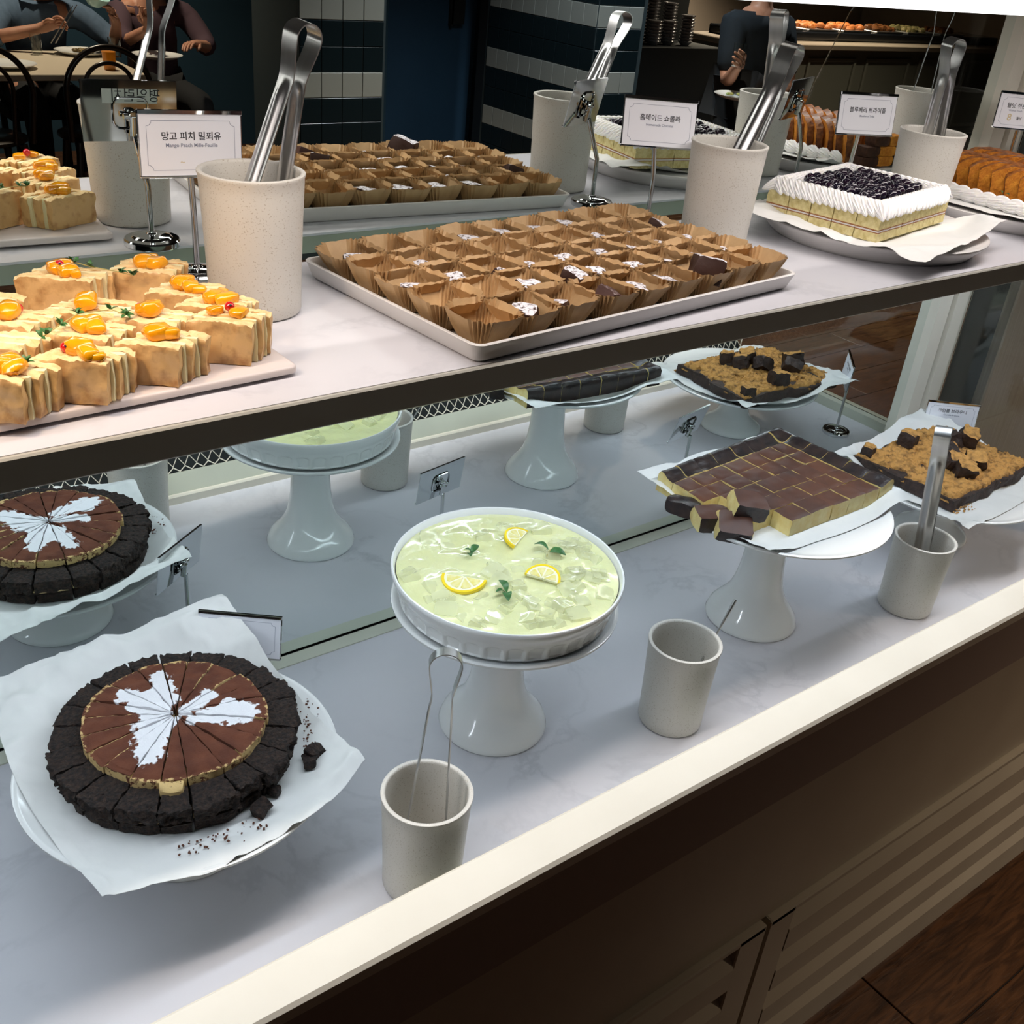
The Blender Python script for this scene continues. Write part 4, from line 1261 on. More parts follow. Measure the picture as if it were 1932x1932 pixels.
tl2 = put('thyme_leaves', thyme_leaf, lf, (-0.064, -0.066, 0.024), (0.5, -.1, 3)); tl2.scale = (1.2, 1.2, 1.2)

# ------------------------------------------------------------------ cocoa cake
cc = thing('cocoa_cake', 'round dark chocolate layer cake dusted with cocoa and a white sugar star, cut into wedges', 'cake', (0.2850, -0.2330, 0.1195))
def smooth(a, b_, x):
    t = min(1, max(0, (x - a) / (b_ - a))); return t * t * (3 - 2 * t)
petals = []   # world-angle petals: centre angle, r0, r1, half width
def petal_mask(x, y):
    """white sugar flower: four petals measured from the photograph, in cake coordinates"""
    best = -9
    for (ax, ay, bx, by, w0, w1) in petals:
        vx, vy = bx - ax, by - ay
        L2 = vx * vx + vy * vy
        t = ((x - ax) * vx + (y - ay) * vy) / L2
        tt = min(1, max(0, t))
        d = math.hypot(x - ax - vx * tt, y - ay - vy * tt)
        w = w0 + (w1 - w0) * tt
        best = max(best, 1 - d / w)
    return best
petals += [(-0.036, 0.058, 0.000, 0.030, 0.011, 0.015), (0.0095, 0.070, 0.001, 0.030, 0.011, 0.012), (-0.031, 0.034, -0.012, 0.006, 0.011, 0.013), (-0.020, 0.018, -0.046, -0.046, 0.016, 0.015),
           (-0.006, 0.000, -0.040, -0.036, 0.012, 0.013), (0.062, -0.030, 0.014, -0.017, 0.019, 0.009), (0.043, 0.012, 0.010, -0.002, 0.011, 0.010), (0.058, -0.012, 0.046, -0.016, 0.009, 0.009)]
def cocoa_mat():
    m = mat('cocoa_dusting', (0.095, 0.028, 0.014), (0.15, 0.048, 0.023), scale=45, rough=0.9, bump=0.0006, bscale=500)
    nt = m.node_tree; b = nt.nodes['Principled BSDF']
    cur_ = b.inputs['Base Color'].links[0].from_socket
    tc = nt.nodes.new('ShaderNodeTexCoord')
    def layer(attr, color, nscale, gain, lo, hi, cur_):
        at = nt.nodes.new('ShaderNodeAttribute'); at.attribute_name = attr
        n = nt.nodes.new('ShaderNodeTexNoise'); n.inputs['Scale'].default_value = nscale; n.inputs['Detail'].default_value = 6; n.inputs['Roughness'].default_value = 0.7
        nt.links.new(tc.outputs['Object'], n.inputs['Vector'])
        s = nt.nodes.new('ShaderNodeMath'); s.operation = 'MULTIPLY_ADD'; s.inputs[1].default_value = gain; s.inputs[2].default_value = -gain * 0.5
        nt.links.new(n.outputs[0], s.inputs[0])
        a = nt.nodes.new('ShaderNodeMath'); a.operation = 'ADD'
        nt.links.new(at.outputs['Fac'], a.inputs[0]); nt.links.new(s.outputs[0], a.inputs[1])
        r = nt.nodes.new('ShaderNodeMapRange'); r.inputs[1].default_value = lo; r.inputs[2].default_value = hi
        nt.links.new(a.outputs[0], r.inputs[0])
        mx = nt.nodes.new('ShaderNodeMix'); mx.data_type = 'RGBA'; mx.inputs[7].default_value = (*color, 1)
        nt.links.new(cur_, mx.inputs[6]); nt.links.new(r.outputs[0], mx.inputs[0])
        return mx.outputs[2]
    c = layer('bare', (0.66, 0.46, 0.20), 170, 2.2, 0.50, 0.66, cur_)
    c = layer('sugar', (0.84, 0.84, 0.87), 85, 2.3, 0.38, 0.60, c)
    c = layer('sugar', (0.80, 0.80, 0.83), 620, 2.6, 0.86, 0.98, c)
    nt.links.new(c, b.inputs['Base Color'])
    return m
cocoa = cocoa_mat()
random.seed(21)
angs = []
a = radians(6)
NW = 20
for k in range(NW + 1): angs.append(a + 2 * pi * k / NW + (random.uniform(-.05, .05) if 0 < k < NW else 0))
angs[-1] = angs[0] + 2 * pi
def u_noise(x, y): return noise.noise(Vector((x * 60, y * 60, 3))) > -0.05
def wedge(name, k, r0, r1, z0, z1, mats, gap, nr, na, nzv, amp, fr, seed, parent, zoff=0, roff=0, top=None, rough_top=0.0, matf=None, rvar=0.004, dome=0.0):
    a0, a1 = angs[k], angs[k + 1]
    am = (a0 + a1) / 2
    b = MB(); sug = []; bare = []
    rout = r1 + rvar * noise.noise(Vector((k * 1.7, seed, 0)))
    def fn(u, v, w):
        r = r0 + (rout - r0) * u
        g = gap / max(r, 0.008)
        t = a0 + g + (a1 - a0 - 2 * g) * v
        z = z0 + (z1 - z0) * w
        x, y = r * cos(t), r * sin(t)
        e = 1.0 if u > 0.98 else 0.0
        p = Vector((x, y, z))
        n = Vector((nz(p, fr, amp, seed), nz(p, fr, amp, seed + 3), 0))
        if u > 0.9: p += Vector((cos(t), sin(t), 0)) * (nz(p, fr * 0.45, amp * 2.2, seed + 6))
        if w > 0.98:
            p.z += dome * (1 - (r / r1) ** 2) + nz((x, y, 0), fr, rough_top, seed + 9)
            if u > .93: p.z -= 0.0012
            dd = min(v, 1 - v) * (a1 - a0) * r
            p.z -= 0.0008 * math.exp(-dd / 0.0018)
        elif dome: p.z += dome * (1 - (r / r1) ** 2) * w
        return p + n + Vector((cos(am), sin(am), 0)) * roff + Vector((0, 0, zoff))
    b.nbox(fn, nr, na, nzv, 0, None, matf)
    if top:
        for (x, y, z) in b.v:
            r = math.hypot(x, y)
            onTop = 1.0 if z > (z0 + z1) / 2 + 0.3 * (z1 - z0) + zoff else 0.0
            rimv = smooth(r1 * 0.955, r1 * 1.0, r)
            bv = (0.56 * rimv if onTop else (0.80 if u_noise(x, y) else 0.62))
            ln = 0.0
            ang = math.atan2(y, x)
            # bare streaks where the cocoa slid off the cut lines
            if (k in STREAK):
                da = min(abs(((ang - angs[k] + pi) % (2 * pi)) - pi), 9)
                dist = da * r
                ln = 0.80 * math.exp(-(dist / 0.0022) ** 2) * smooth(0.035, 0.05, r)
            pm_ = petal_mask(x, y) + 0.45 * noise.noise(Vector((x * 95, y * 95, 2))) + 0.30 * noise.noise(Vector((x * 260, y * 260, 7))); sug.append(max(-0.8, min(1.15, 0.40 + pm_ * 1.5)) if onTop else -1)
            bare.append(max(bv, ln))
        b.attr = {'sugar': sug, 'bare': bare}
    return b.build(name, mats, parent)
STREAK = (6, 8, 9, 10, 11, 1, 2, 18)
for k in range(NW):
    wedge('lower_sponge', k, 0.012, 0.1245, 0.0, 0.0135, M_['choc_sponge'], 0.0009, 7, 7, 3, 0.0016, 130, 1 + k, cc, roff=random.uniform(-.001, .002))
    wedge('cream_filling', k, 0.012, 0.1205, 0.0135, 0.0180, M_['tan_cream'], 0.0010, 4, 7, 1, 0.0008, 90, 3 + k, cc, rvar=0.005)
    wedge('upper_sponge', k, 0.012, 0.1300, 0.0180, 0.0370, M_['choc_sponge'], 0.0013, 24, 14, 8, 0.0026, 230, 7 + k, cc, roff=random.uniform(-.0015, .002), rough_top=0.0022, zoff=random.uniform(-.001, .001), rvar=0.006)
    far = 0.0
    if k in (): far = 0.004
    wedge('cocoa_cream_top', k, 0.004, 0.0965, 0.0366, 0.0480, cocoa, 0.00045 + 0.0005 * (k % 3 == 0), 56, 22, 4, 0.0009, 90, 17 + k, cc, zoff=random.uniform(-.0012, .0008), roff=random.uniform(0, .0022), top=True, rough_top=0.0016, rvar=0.006, dome=0.004)
# pulled-out end of one wedge's cream, sagging over the edge at the front
b = MB()
def fn(u, v, w):
    x = (u - .5) * 0.024; y = (v - .5) * 0.017
    k = 1 - 0.45 * (abs(u - .5) * 2) ** 2.5
    p = Vector((x, y * k, 0.010 * w * (1 - 0.2 * (abs(v - .5) * 2) ** 3) - 0.003 * (1 - v)))
    return p + Vector((nz(p, 90, .0012), nz(p, 90, .0012, 3), 0))
b.nbox(fn, 10, 8, 5)
b.attr = {'sugar': [0.0] * len(b.v), 'bare': [0.95 if z < 0.0088 else 0.80 for x, y, z in b.v]}
b.build('cream_lip', cocoa, cc, (-0.0405, -0.0930, 0.0370), (0, 0, radians(-30)))
# broken sponge lumps on the paper to the right, and crumbs
lump = [rough_block(0.020, 0.015, 0.011, 0.0045, 70, s, 6, 6, 5, mats=M_['choc_sponge'], name='cake_lump') for s in (3, 8, 14)]
for k, (x, y, z, s, r, lab) in enumerate([(0.4065, -0.3185, 0.1195, 1.0, (0.2, 0.1, 0.3), 'dark cake chunk on the parchment right of the cocoa cake'), (0.3960, -0.3290, 0.1195, 0.9, (0, 0.2, 1.2), 'small dark cake chunk between the cocoa cake and the largest chunk'),
                                    (0.3240, -0.3640, 0.1195, 1.05, (0.1, -0.3, 0.5), 'flat dark cake chunk in front of the cocoa cake'), (0.3450, -0.3490, 0.1195, 0.8, (0, 0.1, 2.0), 'dark cake chunk against the front right of the cocoa cake')]):
    o = put('cake_chunk', lump[k % 3], None, (x, y, z), r); o.scale = (s, s, s)
    tag(o, lab, 'cake chunk', 'dark chunks fallen from the cocoa cake')
b = MB(); rg = random.Random(3)
for k in range(150):
    if k < 100:
        t = radians(rg.uniform(-38, 8)); r = 0.136 + abs(rg.gauss(0, 0.016))
    else:
        t = radians(rg.uniform(-115, -75)); r = 0.138 + abs(rg.gauss(0, 0.012))
    x, y = 0.285 + r * cos(t), -0.233 + r * sin(t)
    if math.hypot(x - .2835, y + .244) > .166: continue
    s = rg.uniform(0.0004, 0.0013)
    b.box((x, y, 0.1202), (s * 2, s * 1.6, s), 0, Matrix.Translation((x, y, .1202)) @ Matrix.Rotation(rg.uniform(0, 3), 4, 'Z') @ Matrix.Translation((-x, -y, -.1202)))
tag(b.build('cake_crumbs', mat('cocoa_crumb', (0.10, 0.035, 0.018), rough=0.9)), 'scattered brown crumbs on the parchment beside the cocoa cake', 'crumbs', kind='stuff')

# ------------------------------------------------------------------ lemon jelly in a fluted dish
jx, jy = 0.7041, -0.2679
NF = 34
def rf(t, j, r, z):
    ph = (t * NF / (2 * pi)) % 1.0
    e = abs(ph - 0.5) * 2            # 0 centre of arch, 1 between
    if 0.004 < z < 0.0290 and j < 14:
        arch_top = 0.0235 - 0.0060 * e ** 2.4
        edge_ = max(0.0, (e - 0.70) / 0.30)
        inside = 1.0 if z < arch_top else 0.0
        d = 0.0022 * (1 - smooth(0.62, 0.86, e)) * (1 - smooth(arch_top - 0.0022, arch_top + 0.0008, z))
        return r - d
    return r
dp = [(0.0, 0.002), (0.128, 0.0), (0.1335, 0.0005), (0.1355, 0.003)]
for i in range(1, 15): dp.append((0.1355 + 0.0065 * i / 14, 0.003 + 0.0270 * i / 14))
dp += [(0.1440, 0.0330), (0.1468, 0.0420), (0.1472, 0.0465), (0.1462, 0.0480), (0.1440, 0.0476), (0.1420, 0.0440), (0.1390, 0.025), (0.134, 0.006), (0, 0.005)]
b = MB(); 
def rf2(t, j, r, z): return rf(t, 0, r, z) if j < 19 else r
b.lathe(dp, NF * 12, cap=False, rf=rf2)
dish = b.build('fluted_dish', M_['china'], None, (jx, jy, 0.2052), angle=50)
tag(dish, 'round white fluted dish holding the lemon jelly', 'dish')
jl = thing('lemon_jelly', 'pale yellow-green lemon jelly with glassy cubes filling the round fluted dish', 'jelly', (jx, jy, 0.2052))
b = MB(); vs = []; NR, NA = 34, 96; R_ = 0.1400
vs.append((0, 0, 0.0405))
for i in range(1, NR + 1):
    r = R_ * i / NR
    for j in range(NA):
        t = 2 * pi * j / NA
        x, y = r * cos(t), r * sin(t)
        k = 1 - (i / NR) ** 6
        z = 0.0400 + k * (0.0032 * noise.noise(Vector((x * 26, y * 26, 1))) + 0.0022 * abs(noise.noise(Vector((x * 52, y * 52, 5)))) + 0.0006)
        vs.append((x, y, z))
fs = [(0, 1 + j, 1 + (j + 1) % NA) for j in range(NA)]
for i in range(NR - 1):
    for j in range(NA):
        a_ = 1 + i * NA; c_ = 1 + (i + 1) * NA; j2 = (j + 1) % NA
        fs.append((a_ + j, c_ + j, c_ + j2, a_ + j2))
o_ = len(vs)
for j in range(NA):
    t = 2 * pi * j / NA; vs.append((0.132 * cos(t), 0.132 * sin(t), 0.0060))
for j in range(NA):
    j2 = (j + 1) % NA; fs.append((1 + (NR - 1) * NA + j, o_ + j, o_ + j2, 1 + (NR - 1) * NA + j2))
fs.append(tuple(o_ + j for j in range(NA))[::-1])
b.add(vs, fs); b.build('jelly_base', M_['jelly'], jl, angle=80)
cubes = [rough_block(0.024, 0.020, 0.013, 0.0016, 60, s, 5, 5, 4, rnd=0.3, mats=M_['jelly_cube'], name='jelly_cube', base0=False) for s in (1, 2, 3, 4)]
random.seed(14)
n_ = 0
while n_ < 66:
    x = random.uniform(-.13, .13); y = random.uniform(-.13, .13)
    if math.hypot(x, y) > 0.124: continue
    if min(math.hypot(x - a_, y - b_) for a_, b_ in ((.053, .045), (-.062, .006), (.020, -.043))) < .031: continue
    side = (x * 0.80 + y * -0.59) / 0.13; front = (-x * 0.55 - y * 0.67) / 0.13
    if side < -0.15 and front < 0.35 and random.random() < 0.85: continue
    o = put('jelly_cube', cubes[n_ % 4], jl, (x, y, 0.0315 + random.uniform(0, .0040)), (random.uniform(-.4, .4), random.uniform(-.4, .4), random.uniform(0, 3.14)))
    s = random.uniform(.8, 1.15); o.scale = (s, s, s * .9); n_ += 1
def lemon(x, y, z, ang, tilt, lab, frac=0.5, r=0.0230):
    t = thing('lemon_slice', lab, 'lemon slice', (x, y, z), (tilt[0], tilt[1], ang), 'half-moon lemon slices on the jelly')
    T_ = 0.0042; N = 26
    def ring(ra, rb, z0, z1, m, nm):
        b = MB(); vs = []; fs = []
        for i in range(N + 1):
            a_ = pi * i / N
            for (rr, zz) in ((ra, z0), (rb, z0), (rb, z1), (ra, z1)):
                vs.append((rr * cos(a_), rr * sin(a_), zz))
        for i in range(N):
            for j in range(4):
                j2 = (j + 1) % 4
                fs.append((i * 4 + j, i * 4 + j2, (i + 1) * 4 + j2, (i + 1) * 4 + j))
        fs.append((3, 2, 1, 0)); fs.append((N * 4, N * 4 + 1, N * 4 + 2, N * 4 + 3))
        b.add(vs, fs); return b.build(nm, m, t, angle=35)
    ring(r * 0.88, r, 0, T_, M_['lemon_peel'], 'peel')
    ring(0.0008, r * 0.885, 0.0002, T_ - 0.0005, M_['pith'], 'pith')
    for k in range(4):
        a0 = pi * k / 4 + 0.07; a1 = pi * (k + 1) / 4 - 0.07
        b = MB(); pts = [(r * 0.10 * cos((a0 + a1) / 2), r * 0.10 * sin((a0 + a1) / 2))]
        for i in range(8):
            a_ = a0 + (a1 - a0) * i / 7; rr = r * (0.76 if 0 < i < 7 else 0.70); pts.append((rr * cos(a_), rr * sin(a_)))
        n = len(pts)
        b.add([(p[0], p[1], zz) for zz in (0.0001, T_ + 0.0001) for p in pts], [tuple(range(n))[::-1], tuple(range(n, 2 * n))] + [(i, (i + 1) % n, (i + 1) % n + n, i + n) for i in range(n)])
        b.build('segment', M_['lemon_flesh'], t, angle=35)
    return t
zj = 0.2052 + 0.0440
lemon(0.7570, -0.2230, zj, radians(30), (radians(14), 0, 0), 'half lemon slice at the back of the jelly, curved side to the left')
lemon(0.6420, -0.2620, zj, radians(128), (radians(-10), radians(4), 0), 'half lemon slice at the left of the jelly, curved side down', r=0.0285)
lemon(0.7245, -0.3110, zj, radians(-58), (radians(18), 0, 0), 'half lemon slice right of centre on the jelly, curved side up')
mint_leaf = leafm(0.0175, 0.0095, M_['leaf'], 0.5)
def mint(x, y, z, spec, lab):
    t = thing('mint_sprig', lab, 'mint leaf', (x, y, z), (0, 0, 0), 'mint leaves on the jelly')
    for (dx_, dy_, rz, s, tl_) in spec:
        o = put('leaf', mint_leaf, t, (dx_, dy_, 0.0012), (0.15, tl_, radians(rz))); o.scale = (s, s, s)
    return t
mint(0.6800, -0.2195, zj, [(0, 0, 20, 1.0, -.3), (0.002, 0, 150, .7, -.5), (-.002, -.001, -120, .8, -.4)], 'curled mint tuft behind the left lemon slice')
m2 = mint(0.7720, -0.2640, zj, [(0.003, 0.004, 125, 1.15, -.15), (0, -.002, -55, 1.25, -.1), (0.001, -.001, -30, .9, -.1)], 'mint sprig with long stem right of the back lemon slice')
b = MB(); b.tube([(-0.010, -0.008, 0.0015), (0, 0, 0.002), (0.012, 0.004, 0.003)], 0.0007, 6); b.build('stem', M_['stem'], m2)
mint(0.6690, -0.3120, zj, [(0, 0, 85, 1.15, -.3), (-.001, -.001, -120, 1.2, -.15), (-.002, 0, 170, .8, -.3)], 'three-leaved mint sprig at the front of the jelly')

# ------------------------------------------------------------------ cheesecake squares
cs = thing('cheesecake_slab', 'dark-topped cheesecake slab cut into squares with pale yellow sides', 'cake', (1.2175, -0.27, 0.2182))
CX = [1.066, 1.103, 1.143, 1.186, 1.236, 1.277, 1.316, 1.352, 1.386]
CY = [-0.361, -0.325, -0.289, -0.252, -0.218, -0.184, -0.150]
random.seed(31)
def cell(i, j):
    x0, x1, y0, y1 = CX[i], CX[i + 1], CY[j], CY[j + 1]
    # the slab leans back a little: shift with row and column as measured
    shx = lambda x, y: x - 0.022 * (y + 0.361) / 0.21 * (x - 1.06) / 0.33
    shy = lambda x, y: y + 0.010 * (x - 1.06) / 0.33 * (y + 0.361) / 0.21 - 0.014 * (1 - (x - 1.06) / 0.33) * (y + .361) / .21
    rim = (j == len(CY) - 2) or (i == len(CX) - 2)
    seed = i * 7 + j * 3.3
    g = random.uniform(.0001, .00035)
    zo = 0.0; hh = 0.028 + random.uniform(-.0008, .0008)
    b = MB()
    def fn(u, v, w):
        gl = g + (0.0010 if i in (4, 7) else 0); gr = g + (0.0010 if i in (3, 6) else 0); gb = g + (0.0008 if j in (1, 5) else 0)
        x = x0 + gl + (x1 - x0 - gl - gr) * u; y = y0 + gb + (y1 - y0 - g - gb) * v
        X, Y = shx(x, y), shy(x, y)
        z = w * hh
        if w > .98 and rim:
            er = 0
            if j == len(CY) - 2: er = max(er, smooth(.15, .75, v) - 0.75 * smooth(.85, 1, v))
            if i == len(CX) - 2: er = max(er, smooth(.15, .75, u) - 0.75 * smooth(.85, 1, u))
            z += 0.0075 * er
        if w > .98:
            e = min(u, 1 - u, v, 1 - v)
            z -= 0.0010 * math.exp(-e / 0.06)
        p = Vector((X - 1.2175, Y + 0.27, z))
        if w > .98: p.z += nz(p, 60, .0016, seed)
        p += Vector((nz(p, 130, .0009, seed), nz(p, 130, .0009, seed + 4), 0))
        return p
    def mf(s):
        if s == 'w1': return 2 if rim else 1
        if s == 'w0': return 3
        if rim and ((s == 'v1' and j == len(CY) - 2) or (s == 'u1' and i == len(CX) - 2)): return 2
        return 0
    b.nbox(fn, 10, 8, 5, 0, None, mf)
    for q, f in enumerate(b.f):       # thin dark skin just under the top and amber line at the foot
        pass
    o = b.build('cheesecake_square', [M_['cheese'], M_['cheese_top'], M_['cheese_rim'], M_['amber']], cs, (0, 0, 0), (0, 0, 0))
    return o
for i in range(len(CX) - 1):
    for j in range(len(CY) - 1):
        if (i, j) in ((0, 0), (0, 1), (0, 2), (1, 0)): continue
        cell(i, j)
loose = rough_block(0.046, 0.036, 0.024, 0.0018, 70, 3, 8, 7, 5, mats=[M_['cheese'], M_['cheese_top'], M_['cheese_rim']], name='loose_square', matf=lambda s: 1 if s == 'w1' else (2 if s == 'v0' else 0))
for x, y, z, r, lab in ((1.0600, -0.2850, 0.2185, (0.0, 0.0, radians(-28)), 'loose cheesecake square at the left corner of its parchment'),
                        (1.0720, -0.3130, 0.2200, (radians(24), 0.1, radians(-38)), 'cheesecake square tipped on its side, dark face outward'),
                        (1.1010, -0.3080, 0.2430, (radians(10), radians(10), radians(-30)), 'cheesecake square lying on top of the slab near its left corner')):
    o = put('cheesecake_piece', loose, None, (x, y, z), r); o.scale = (1.1, 1.1, 1.05)
    tag(o, lab, 'cake piece', 'loose cheesecake squares')
o = put('cheesecake_piece', rough_block(0.050, 0.030, 0.026, 0.004, 60, 9, 8, 7, 5, mats=[M_['cheese_rim'], M_['cheese_rim']], name='burnt_piece'), None, (1.050, -0.236, 0.2185), (0, 0, radians(-62))); o.scale = (.95, .85, .85)
tag(o, 'black burnt end piece at the left edge of the cheesecake slab', 'cake piece', 'loose cheesecake squares')

# ------------------------------------------------------------------ crumble brownie
cb_ = thing('crumble_brownie', 'dark brownie slab covered in golden crumble at the right end of the lower deck', 'cake', (1.774, -0.236, 0.1185), (0, 0, radians(2.5)))
BX, BY = 0.290, 0.208
b = MB()
def fn(u, v, w):
    p = Vector(((u - .5) * BX, (v - .5) * BY, w * 0.020))
    return p + Vector((nz(p, 22, .010, 1) + nz(p, 70, .004, 1), nz(p, 22, .010, 5) + nz(p, 70, .004, 5), nz(p, 70, .002, 2) * (w > .5)))
b.nbox(fn, 60, 44, 5); b.build('brownie_base', M_['brownie'], cb_)
b = MB()
def fn(u, v, w):
    p = Vector(((u - .5) * (BX - .004), (v - .5) * (BY - .004), 0.0175))
    e = min(u, 1 - u) * BX; e2 = min(v, 1 - v) * BY
    n1 = noise.noise(Vector((p.x * 130, p.y * 130, 3))); n2 = noise.noise(Vector((p.x * 300, p.y * 300, 9))); n3 = noise.noise(Vector((p.x * 26, p.y * 26, 4)))
    hole = smooth(0.40, 0.52, noise.noise(Vector((p.x * 34 + 7, p.y * 34, 6))) + 0.25 * n1)
    ed = smooth(0.0, 0.004 + 0.008 * (n3 + .5), min(e, e2) + 0.004 * n1)
    z = 0.0175 + (0.0075 + 0.0050 * n1 + 0.0030 * n2 + 0.003 * n3) * (1 - hole * 1.35) * ed - 0.002 * (1 - ed)
    if w < .5: z = 0.012
    q = Vector((p.x, p.y, 0.020))
    return Vector((p.x + n1 * .0015 + nz(q, 22, .010, 1), p.y + n2 * .001 + nz(q, 22, .010, 5), z))
b.nbox(fn, 120, 88, 1); b.build('crumble_topping', M_['streusel'], cb_)
def chunk_mesh(seed):
    return rough_block(0.034, 0.029, 0.026, 0.0034, 95, seed, 9, 8, 7, mats=[M_['brownie'], M_['streusel']], name='brownie_chunk', matf=lambda s: 1 if s in ('w1', 'u1') else 0)
chk = [chunk_mesh(s * 4.2) for s in range(4)]
for k, (x, y, z, s, r, lab) in enumerate([
    (1.7500, -0.1620, .1415, 1.15, (0.1, 0.1, 0.3), 'round crumble lump at the back left of the brownie slab'),
    (1.8300, -0.1930, .1430, 1.25, (1.2, 0.2, 0.9), 'upright brownie cube at the back of the slab, dark cut face forward'),
    (1.8680, -0.2150, .1430, 1.25, (0.25, -0.2, 0.5), 'tall brownie cube with a pale crumble cap, behind the centre of the slab'),
    (1.7800, -0.2290, .1420, 1.15, (0.6, 0.5, 0.2), 'crumble covered brownie cube leaning in the middle of the slab'),
    (1.7480, -0.2620, .1410, 1.15, (0.3, 0.2, -0.6), 'brownie piece in the middle of the slab with dark underside'),
    (1.7950, -0.2820, .1410, 1.15, (0.35, -0.1, -0.9), 'brownie piece right of centre with ragged crumble edge'),
    (1.7380, -0.2950, .1405, 1.10, (0.2, 0.1, -0.7), 'frontmost brownie piece on the slab, dark rounded side'),
    (1.6450, -0.1500, .1390, 0.80, (0.1, 0.0, 0.3), 'small broken brownie bit at the left corner of the slab')]):
    o = put('brownie_piece', chk[k % 4], None, (x, y, z + 0.0005), r); s *= .95; o.scale = (s, s, s)
    tag(o, lab, 'brownie piece', 'brownie pieces piled on the slab')
b = MB(); rg = random.Random(9)
for k in range(40):
    x = 1.635 + rg.uniform(0, .06); y = -0.352 + rg.gauss(0, .006); s = rg.uniform(.0006, .0018)
    b.box((x, y, 0.1185 + s / 2 + .001), (s * 2, s * 1.5, s))
tag(b.build('crumble_crumbs', M_['streusel']), 'golden crumbs fallen in front of the crumble brownie', 'crumbs', kind='stuff')
# ------------------------------------------------------------------ people and furniture seen in the mirror
M_['skin'] = mat('warm_skin', (0.46, 0.24, 0.16), (0.42, 0.20, 0.13), scale=30, rough=0.5, sss=0.1, sssr=0.01)
M_['hair'] = mat('black_hair', (0.012, 0.010, 0.010), rough=0.5)
M_['slate'] = mat('slate_blue_cotton', (0.085, 0.135, 0.210), (0.070, 0.115, 0.180), scale=40, rough=0.9)
M_['navyc'] = mat('dark_navy_cotton', (0.005, 0.011, 0.019), (0.004, 0.009, 0.015), scale=30, rough=0.9)
M_['blackc'] = mat('black_cotton', (0.010, 0.011, 0.013), rough=0.9)
M_['mauve'] = mat('dark_mauve_cotton', (0.070, 0.040, 0.055), rough=0.9)
def skin(name, V, E, Rr, m, parent, sub=1, root=0):
    me = bpy.data.meshes.new(name); me.from_pydata([tuple(v) for v in V], E, []); me.update()
    o = bpy.data.objects.new(name, me); COL.objects.link(o)
    md = o.modifiers.new('s', 'SKIN'); md.use_smooth_shade = True
    if not me.skin_vertices: me.skin_vertices  # layer comes with the modifier
    for i, r in enumerate(Rr):
        sv = me.skin_vertices[0].data[i]; sv.radius = (r, r) if not isinstance(r, tuple) else r; sv.use_root = (i == root)
    s2 = o.modifiers.new('u', 'SUBSURF'); s2.levels = sub; s2.render_levels = sub
    dg = bpy.context.evaluated_depsgraph_get()
    nm = bpy.data.meshes.new_from_object(o.evaluated_get(dg))
    bpy.data.objects.remove(o)
    nm.name = name
    nm.materials.clear(); nm.materials.append(m)
    for p in nm.polygons: p.use_smooth = True
    return put(name, nm, parent)
def hand_chain(V, E, Rr, wrist_i, d, n, s=1.0, curl=0.9, side=1):
    """palm and five fingers growing from vertex wrist_i; d = pointing direction, n = palm normal the fingers curl to"""
    d = Vector(d).normalized(); n = Vector(n); n = (n - d * n.dot(d)).normalized(); w = d.cross(n) * side
    W0 = Vector(V[wrist_i])
    def addv(p, r, par):
        V.append(p); Rr.append(r); E.append((par, len(V) - 1)); return len(V) - 1
    palm = addv(W0 + d * 0.045 * s, (0.030 * s, 0.017 * s), wrist_i)
    for k, (off, L) in enumerate(((-0.030, .062), (-0.010, .074), (0.010, .070), (0.028, .055))):
        b0 = W0 + d * 0.082 * s + w * off * s
        a = addv(b0, 0.0098 * s, palm)
        p = b0; dirv = d.copy()
        for seg in range(3):
            c = curl * (0.75 + 0.1 * k)
            dirv = (dirv * cos(c) + n * sin(c)).normalized() if seg else (d * cos(c * .6) + n * sin(c * .6)).normalized()
            p = p + dirv * L * s / 2.6
            a = addv(p, (0.0088 - .0012 * seg) * s, a)
    t0 = addv(W0 + d * 0.030 * s - w * 0.030 * s + n * 0.006 * s, 0.0115 * s, palm)
    t1 = addv(W0 + d * 0.056 * s - w * 0.044 * s + n * 0.022 * s, 0.0105 * s, t0)
    addv(W0 + d * 0.080 * s - w * 0.034 * s + n * 0.040 * s, 0.0085 * s, t1)
